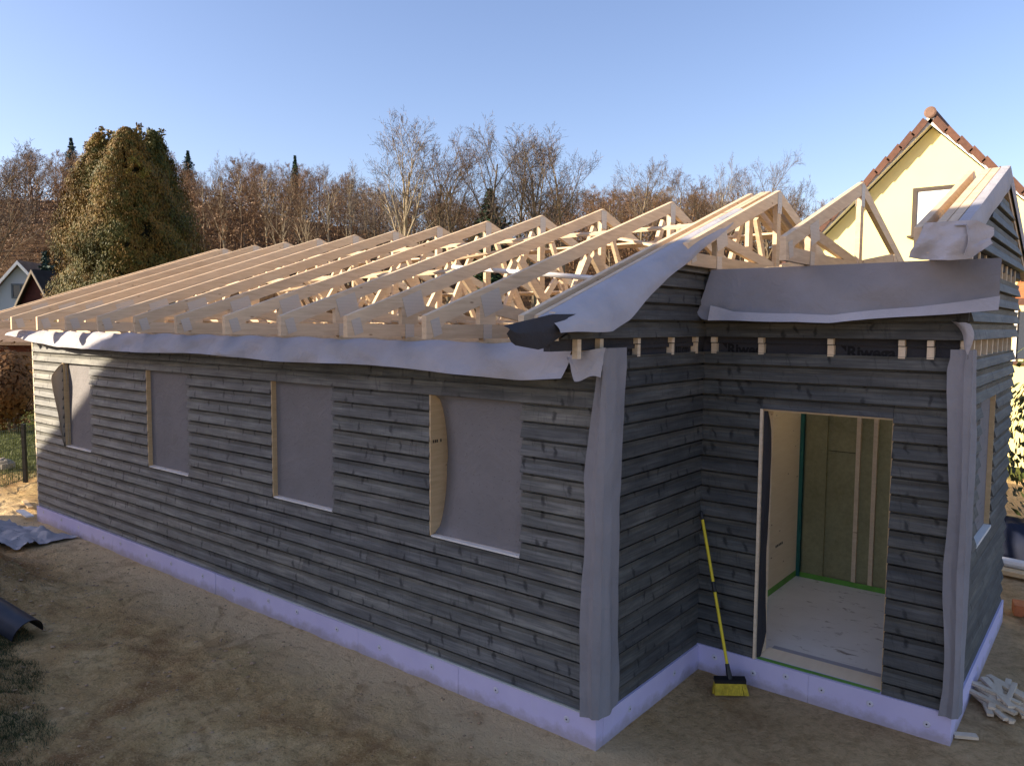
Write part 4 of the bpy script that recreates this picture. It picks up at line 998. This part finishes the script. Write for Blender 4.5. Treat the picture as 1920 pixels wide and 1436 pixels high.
TREES = [(755, 196, 46, 0, 'tallest bare tree, slender with upright twigs above the middle trusses', .95, 'birch', 'twig2', .3), (798, 222, 48, 4, 'bare tree pressed close right of the tallest one', .9, 'bark', 'twig', 1.2),
    (838, 246, 47, 1, 'bare tree with dark forked trunk right of the tallest pair', .85, 'bark', 'twig', 2.2), (905, 216, 49, 2, 'bare tree with flat rounded top above the small fir', .72, 'bark', 'twig2', .6), (962, 240, 50, 5, 'open bare tree with dark crooked limbs left of the broadest crown', .8, 'bark', 'twig2', 4.0),
    (1008, 226, 48, 0, 'broad bare tree with fanned crown above the near trusses', 1.15, 'bark', 'twig2', 3.6), (1058, 246, 47, 2, 'bare tree whose crown spreads right at the end of the tall row', .85, 'bark', 'twig', 5.1),
    (1205, 284, 58, 2, 'rounded bare tree standing right of the gap in the wood', .95, 'bark', 'twig2', 1.9), (1150, 326, 60, 1, 'low bare tree beside the gap in the wood', .9, 'bark', 'twig', .2), (1268, 306, 62, 5, 'bare tree right of the rounded one, purplish', .9, 'bark', 'twig', 2.7), (1312, 324, 60, 3, 'low brownish bare tree left of the wavy birch', .9, 'bark', 'twig', 3.0),
    (1345, 278, 56, 4, 'slim birch with wispy top behind the gable rafters', .62, 'birch', 'twig2', 1.1), (1395, 306, 58, 3, 'bare tree between the birch and the rightmost crowns', .8, 'bark', 'twig', 4.4), (1448, 276, 55, 1, 'bare tree with drooping twigs behind the porch truss', .72, 'bark', 'twig2', .9), (1492, 322, 55, 2, 'rightmost bare tree before the yellow house', .65, 'bark', 'twig2', 2.0),
    (652, 285, 60, 4, 'wispy pale bare tree left of the sky gap', .75, 'birch', 'twig2', 2.4), (615, 302, 60, 3, 'bare tree with twisted pale trunk', .8, 'birch', 'twig', .4), (695, 330, 55, 1, 'small bare tree just left of the tallest one', .8, 'bark', 'twig2', 3.3), (455, 277, 62, 5, 'thin bare tree with reddish crown right of the thujas', .7, 'birch', 'twig', 1.5), (418, 284, 60, 4, 'slender bare trunk in the reddish trees', .6, 'birch', 'twig', 5.5),
    (500, 290, 64, 2, 'bare tree with pale leaning trunks in the middle of the wood', .8, 'birch', 'twig', 2.9), (535, 322, 58, 1, 'bare tree with crooked pale limbs', .9, 'birch', 'twig', .7), (380, 316, 62, 3, 'bare tree beside the blue-green spruce', .8, 'birch', 'twig', 4.9), (575, 345, 55, 0, 'low bare tree with arching trunk', .9, 'birch', 'twig', 3.9),
    (60, 302, 70, 2, 'bare tree at the left of the wooded slope', .9, 'bark', 'twig', 1.0), (15, 322, 66, 0, 'leftmost bare tree on the wooded slope', .9, 'bark', 'twig', 2.5), (98, 296, 72, 1, 'bare tree next to the dark spruce on the left', .9, 'bark', 'twig2', 4.2), (-82, 200, 24, 2, 'near bare tree whose twigs reach in at the left edge', .75, 'bark', 'twig2', 1.3)]
for tdef in TREES: btree(*tdef)

# woodland mass behind: one object
def skyl(px): return float(np.interp(px, [-120, 0, 60, 120, 330, 440, 520, 600, 690, 730, 860, 1000, 1100, 1200, 1330, 1400, 1560, 1800], [330, 318, 308, 302, 318, 305, 312, 318, 345, 380, 372, 372, 352, 338, 342, 372, 398, 420]))
wr = np.random.RandomState(77)
tv_all = []; tf_all = []; base_i = 0
low = []
for i in range(5):
    (tv, tf), (v, f), n_ = bare_tree(200+i, .60, 0, 9, .16, 4)
    q4 = v.reshape(-1, 4, 3).copy(); ca = (q4[:, 0]+q4[:, 1])/2; cb = (q4[:, 2]+q4[:, 3])/2
    for kk, cc in ((0, ca), (1, ca), (2, cb), (3, cb)): q4[:, kk] = cc+(q4[:, kk]-cc)*2.6
    v2 = q4.reshape(-1, 3)
    # limbs as ribbons
    low.append((v2, np.array(tv), np.array(tf)))
for i in range(150):
    px = wr.uniform(-120, 1620); dep = wr.uniform(58, 98); py = skyl(px)+abs(wr.normal(0, 22)); p = at(px, py, dep); z0_ = gp(p[0], p[1]); h = max(6, p[2]-z0_)
    v2, tv, tf = low[i % 5]; a = wr.uniform(0, 6.28); wdt = h*wr.uniform(.9, 1.35); c, s = math.cos(a), math.sin(a)
    def tr_(v): return np.stack([(v[:, 0]*c-v[:, 1]*s)*wdt+p[0], (v[:, 0]*s+v[:, 1]*c)*wdt+p[1], v[:, 2]*h+z0_-.1], -1)
    # thicken the far twigs a little so they still read
    q = v2.reshape(-1, 4, 3); m_ = q.mean(1, keepdims=True)
    tv_all.append(tr_(v2)); tf_all.append(np.arange(len(v2)).reshape(-1, 4)+base_i); base_i += len(v2)
    tw = tr_(tv); tv_all.append(tw); tf_all.append(tf+base_i); base_i += len(tw)
wl = link('woodland', fast_mesh('woodland', np.vstack(tv_all), np.vstack(tf_all), M['wood_twig'], 4)); tag(wl, 'brown leafless wood covering the hillside behind the house', 'woodland', kind='stuff')
# undergrowth: brown shoots and withered leaves
n = 260000; px = wr.uniform(-140, 1640, n); dep = 46+56*np.sqrt(wr.rand(n))
P0_ = CAM[None]+dep[:, None]*(CF[None]+CR[None]*((px-960)/FPX)[:, None]); gx_, gy_ = P0_[:, 0], P0_[:, 1]
gzz = hill(gx_, gy_); cl_ = fbm(gx_*.12, gy_*.12, 3); hh = np.minimum(np.abs(wr.normal(0, 1, n)), 1.7)*(2.4+3.4*np.clip(cl_+.3, 0, 1.2))
C = np.stack([gx_, gy_, gzz+hh], -1); rel = C-CAM[None]; pyy = 718-FPX*(rel@CU)/(rel@CF)
sk = np.interp(px, [-120, 0, 60, 120, 330, 440, 520, 600, 690, 730, 860, 1000, 1100, 1200, 1330, 1400, 1560, 1800], [330, 318, 308, 302, 318, 305, 312, 318, 345, 380, 372, 372, 352, 338, 342, 372, 398, 420])
C = C[pyy > sk+14+60*np.abs(vnoise(px*.03, dep*.01))+wr.exponential(22, n)]; N = wr.normal(0, 1, (len(C), 3))
V, Fq = cards(C, N, .115, 9, 2.8)
ug = link('undergrowth', fast_mesh('undergrowth', V, Fq, M['brush'], 4)); tag(ug, 'dark brown undergrowth between the trunks of the hillside wood', 'undergrowth', kind='stuff')

# ------------------------------------------------------------------ yellow house behind the porch
YY = 15.0; AX, AZ = -.84, 7.62
yh = thing('yellow_house', 'pale yellow rendered gable house with brown tiled verge behind the porch', 'house', (AX, YY, 0))
HW = 4.55; EZ = AZ-.25-HW
wall_poly = [(AX-HW, -.2), (AX+HW, -.2), (AX+HW, EZ), (AX, EZ+HW), (AX-HW, EZ)]
part('wall', prism(wall_poly, 1, YY, YY+11), M['yellow'], yh)
for s in (-1, 1):
    a = math.pi/4; d_ = np.array([s*math.cos(a), 0, -math.sin(a)]); nrm = np.array([s*math.sin(a), 0, math.cos(a)])
    top = np.array([AX, YY, AZ]); LN = (HW+.5)/math.cos(a)
    part('roof', obox(top+d_*LN/2-nrm*.07+np.array([0, 5.5, 0]), d_*LN/2, np.array([0, 5.72, 0]), nrm*.05), M['tile'], yh)
    part('soffit', obox(top+d_*LN/2-nrm*.135+np.array([0, -.115, 0]), d_*(LN/2-.02), np.array([0, .105, 0]), nrm*.012), M['white_trim'], yh)
    part('barge_board', obox(top+d_*LN/2-nrm*.115+np.array([0, -.236, 0]), d_*(LN/2-.01), np.array([0, .014, 0]), nrm*.045), M['white_trim'], yh)
    nT = 18
    for k in range(nT):
        c = top+d_*(.18+.345*k+.17)+np.array([0, -.20, 0])
        gtile = obox(c+nrm*.005+d_*0, d_*.195-nrm*.022, np.array([0, .11, 0]), nrm*.016)
        g = G().add(gtile).add(obox(c-nrm*.066+np.array([0, -.098, 0]), d_*.190-nrm*.020, np.array([0, .013, 0]), nrm*.058))
        part('verge_tile', g.geo, M['tile'], yh)
g = G().add(tube([(AX, YY-.33, AZ+.01), (AX, YY-.30, AZ+.01), (AX, YY+11, AZ+.01)], [.10, .115, .115], 14)); part('ridge_tile', g.geo, M['tile'], yh)
g = G().add(tube([(AX, YY-.345, AZ+.01), (AX, YY-.331, AZ+.01)], [.09, .125], 14)); part('ridge_end', g.geo, simple('ridge_end_clay', (.17, .10, .07), .7, .2), yh)
wx0, wx1, wz0, wz1 = -1.14, .10, 5.06, 6.02
wf = part('window', box(wx0, wx1, YY-.02, YY-.004, wz0, wz1), M['blind'], yh)
for (x0, x1, z0_, z1_) in ((wx0-.03, wx0+.06, wz0-.04, wz1+.05), (wx1-.06, wx1+.03, wz0-.04, wz1+.05), (wx0+.061, wx1-.061, wz1-.03, wz1+.05), (wx0+.061, wx1-.061, wz0-.04, wz0+.04)):
    part('frame', box(x0, x1, YY-.045, YY-.021, z0_, z1_), M['frame'], wf)
part('sill', box(wx0-.10, wx1+.10, YY-.12, YY-.003, wz0-.09, wz0-.045), M['frame'], wf)
cp = part('canopy', prism([(YY-1.1, 3.46), (YY-1.1, 3.54), (YY-.003, 3.95), (YY-.003, 3.87)], 0, .92, 3.6), M['orange'], yh)
for k in range(8):
    x = .95+.33*k; part('canopy_tile', prism([(YY-1.13, 3.541), (YY-1.13, 3.575), (YY-.02, 3.99), (YY-.02, 3.956)], 0, x, x+.19), M['orange'], cp)
part('canopy_fascia', box(.92, 3.6, YY-1.13, YY-1.102, 3.40, 3.535), M['tile'], cp)
w2 = part('window', box(.95, 2.0, YY-.02, YY-.004, 2.3, 3.30), M['glass'], yh)
part('frame', box(.89, .949, YY-.05, YY-.003, 2.25, 3.36), M['white_trim'], w2); part('sill', box(.86, 2.1, YY-.10, YY-.003, 2.19, 2.249), M['tile'], w2)

# ------------------------------------------------------------------ houses at the left
def local(o, nrm):
    n = np.array([*nrm, 0.0]); n /= np.linalg.norm(n); s = np.array([-n[1], n[0], 0.0])      # s points to the right seen from outside
    return lambda a, b, c: tuple(np.array(o)+s*a-n*b+np.array([0, 0, c]))                     # a right, b back, c up
def gen(f, V, Fc): return [f(*v) for v in V], Fc
p = at(38, 489, 40); f = local((p[0], p[1], 0), (.72, -.70)); zt = p[2]; hw = 2.75
wh = thing('white_house', 'small off-white gabled house in shade at the far left', 'house', (p[0], p[1], gp(p[0], p[1])))
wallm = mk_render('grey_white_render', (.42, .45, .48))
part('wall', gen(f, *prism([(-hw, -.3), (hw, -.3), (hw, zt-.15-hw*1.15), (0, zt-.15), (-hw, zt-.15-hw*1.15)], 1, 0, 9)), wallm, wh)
rt = mk_rows('brown_far_roof', (.22, .13, .08), .3)
for s in (-1, 1):
    part('roof', gen(f, *prism([(0, zt+.02), (s*(hw+.35), zt+.02-(hw+.35)*1.15), (s*(hw+.35), zt-.13-(hw+.35)*1.15), (0, zt-.13)], 1, -.3, 9.2)), rt, wh)
    part('barge_board', gen(f, *prism([(0, zt-.02), (s*(hw+.33), zt-.02-(hw+.33)*1.15), (s*(hw+.33), zt-.22-(hw+.33)*1.15), (0, zt-.22)], 1, -.36, -.305)), M['white_trim'], wh)
wa = part('window', gen(f, *box(-.42, .34, -.02, -.004, zt-1.9, zt-1.25)), M['glass'], wh)
for (a0, a1, c0, c1) in ((-.48, -.40, zt-1.96, zt-1.19), (.32, .40, zt-1.96, zt-1.19), (-.399, .319, zt-1.27, zt-1.19), (-.399, .319, zt-1.96, zt-1.88), (-.06, -.01, zt-1.879, zt-1.271)):
    part('frame', gen(f, *box(a0, a1, -.06, -.021, c0, c1)), simple('grey_frame', (.10, .12, .14), .5), wa)
p = at(65, 506, 30); f = local((p[0], p[1], 0), (.50, -.87)); zt = p[2]; hw = 1.45
rh = thing('dark_red_house', 'dark red boarded steep gable with blackish tiled roof in front of the white house', 'house', (p[0], p[1], gp(p[0], p[1])))
redm = simple('shaded_dark_red_boards', (.045, .010, .008), .8, .3, 8)  # dark red taken near black: the gable's shade is in the colour
part('wall', gen(f, *prism([(-hw, -.3), (hw, -.3), (hw, zt-.1-hw*1.75), (0, zt-.1), (-hw, zt-.1-hw*1.75)], 1, 0, 7)), redm, rh)
rt2 = mk_rows('black_far_roof', (.028, .024, .022), .28)
for s in (-1, 1):
    part('roof', gen(f, *prism([(0, zt+.02), (s*(hw+.25), zt+.02-(hw+.25)*1.75), (s*(hw+.25), zt-.12-(hw+.25)*1.75), (0, zt-.12)], 1, -.15, 7.1)), rt2, rh)
    part('barge_board', gen(f, *prism([(0, zt+.0), (s*(hw+.24), zt-.0-(hw+.24)*1.75), (s*(hw+.24), zt-.14-(hw+.24)*1.75), (0, zt-.14)], 1, -.20, -.155)), simple('weathered_board', (.28, .24, .19), .8), rh)
# garden shelter behind the lawn, with a withered hedge
p = at(12, 700, 23); f = local((p[0], p[1], 0), (.62, -.78)); zg = gp(p[0], p[1])
sh = thing('garden_shelter', 'dark timber shelter with reddish beam behind the lawn at the left edge', 'shelter', (p[0], p[1], zg))
shm = simple('dark_brown_timber', (.055, .028, .018), .8, .3); 
part('beam', gen(f, *box(-3, 1.6, -.05, .07, 2.05, 2.25)), simple('red_brown_beam', (.14, .04, .03), .7, .2), sh)
part('roof', gen(f, *prism([(-.6, 2.26), (3.0, 2.9), (3.0, 3.0), (-.6, 2.36)], 0, -3.2, 1.9)), simple('pale_roof_sheet', (.20, .13, .08), .7, .2), sh)
for a in (-2.8, -.9, 1.0): part('post', gen(f, *box(a-.07, a+.07, -.04, .06, -.1, 2.049)), shm, sh)
part('back_wall', gen(f, *box(-3, 1.6, 2.8, 2.9, -.1, 2.7)), shm, sh); part('side_wall', gen(f, *box(1.5, 1.6, .1, 2.79, -.1, 2.3)), shm, sh)
def bush(name, c, rx, ry, h, n, size, mat, seed, label, cat, stems=10):
    r = np.random.RandomState(seed); t = thing(name, label, cat, tuple(c)); u = r.normal(0, 1, (n, 3)); u /= np.linalg.norm(u, axis=1, keepdims=True); q = r.rand(n, 1)**.4
    C = u*q*np.array([rx, ry, h/2])*(1+.25*r.normal(0, 1, (n, 1)))+np.array([0, 0, h*.52]); C[:, 2] = np.maximum(C[:, 2], .03)
    V, Fq = cards(C, u, size, seed, 1.7); link('foliage', fast_mesh('foliage', V, Fq, mat, 4), t)
    g = G()
    for k in range(stems):
        a = r.uniform(0, 6.28); b = r.uniform(.2, .8); g.add(tube([(0.2*rx*math.cos(a), .2*ry*math.sin(a), 0), (b*.6*rx*math.cos(a), b*.6*ry*math.sin(a), h*.4), (b*rx*math.cos(a), b*ry*math.sin(a), h*r.uniform(.7, .95))], [.02, .013, .004], 5))
    link('stem', make_mesh('stem', *g.geo, M['bark']), t); return t
for i, (px, lb) in enumerate(((-8, 'withered brown beech hedge bush at the left edge under the shelter beam'), (22, 'withered brown beech hedge bush nearer the house corner'))):
    p = at(px, 700, 20.5); bush('beech_bush', (p[0], p[1], gp(p[0], p[1])), .7, .6, 2.1, 2600, .07, M['beech'], 40+i, lb, 'bush')
# ------------------------------------------------------------------ at the right, behind the porch
p = np.array([2.45, 8.0, 0]); bush('evergreen_shrub', (2.75, 8.4, gp(2.75, 8.4)), 1.25, 1.1, 2.6, 9000, .075, M['shrub'], 51, 'dark evergreen shrub behind the porch at the right edge', 'shrub', 14)
def tp(u, v):
    x = 1.5+2.4*u; y = 7.0+1.0*v; hh_ = .55*math.sin(math.pi*min(1, v*1.1))**.6*(1-.3*abs(u-.4))
    return (x+.05*fbm(u*4, v*4, 2), y, .02+max(0, hh_)*(.9+.4*fbm(u*5, v*5+3, 3)))
g, mi = sheet(tp, 34, 20); solo('tarpaulin', g, [simple('dark_blue_sheet', (.012, .016, .035), .35, .3), M['black_pl']], 'dark blue tarpaulin heap behind the porch at the right edge', 'tarpaulin', (2.6, 7.5, 0), fm=mi, smooth=True)
solo('pipe', tube([(1.55, 6.62, .09), (3.4, 6.35, .09)], .06, 10), M['white'], 'white plastic pipe on the soil in front of the dark tarpaulin', 'pipe', (2.4, 6.5, .03), smooth=True)
solo('plank', beam((1.5, 6.36, .05), (3.4, 6.08, .05), .16, .05), M['jamb'], 'pale timber plank lying in front of the white pipe', 'plank', (2.4, 6.2, .02))
solo('brick', obox((2.03, 4.95, .06), (.055, .01, 0), (-.02, .11, 0), (0, 0, .055)), M['orange'], 'orange brick on the soil beside the porch gable', 'brick', (2.03, 4.95, 0))
solo('board_scrap', beam((2.12, 4.75, .03), (2.7, 4.55, .03), .12, .03), M['jamb'], 'pale board scrap beside the orange brick', 'board', (2.4, 4.65, 0))

# ------------------------------------------------------------------ neighbour house behind the camera (casts the broad shade)
T = 22.0; E0 = np.array([-6.6, 0, 2.99])+T*np.array(SUN_DIR)
th_ = RAD(18.4); ra_ = np.array([math.cos(th_), math.sin(th_), 0]); ba_ = np.array([-math.sin(th_), math.cos(th_), 0]); m_ = 1.2; hd_ = 3.8; LN = 19.0; zr_ = E0[2]
nb = thing('neighbour_house', 'tall steep-roofed neighbouring house behind the viewpoint', 'house', (E0[0], E0[1], 0))
fN = lambda a, b, c: tuple(np.array([E0[0], E0[1], 0])+ra_*a+ba_*b+np.array([0, 0, c]))
ze = zr_-m_*hd_
part('wall', gen(fN, *prism([(-hd_+.4, -.5), (hd_-.4, -.5), (hd_-.4, ze+.3), (0, zr_-.2), (-hd_+.4, ze+.3)], 0, .35, LN-.35)), mk_render('white_render', (.62, .60, .55)), nb)
for s in (-1, 1): part('roof', gen(fN, *prism([(0, zr_), (s*hd_, ze), (s*hd_, ze-.2), (0, zr_-.22)], 0, 0, LN)), mk_rows('red_far_roof', (.26, .10, .06), .35), nb)
for k in range(4): 
    w_ = part('window', gen(fN, *box(2.5+k*4.5, 4.0+k*4.5, hd_-.399, hd_-.38, 2.0, 3.6)), M['glass'], nb)
    part('frame', gen(fN, *box(2.4+k*4.5, 2.499+k*4.5, hd_-.399, hd_-.36, 1.9, 3.7)), M['white_trim'], w_)
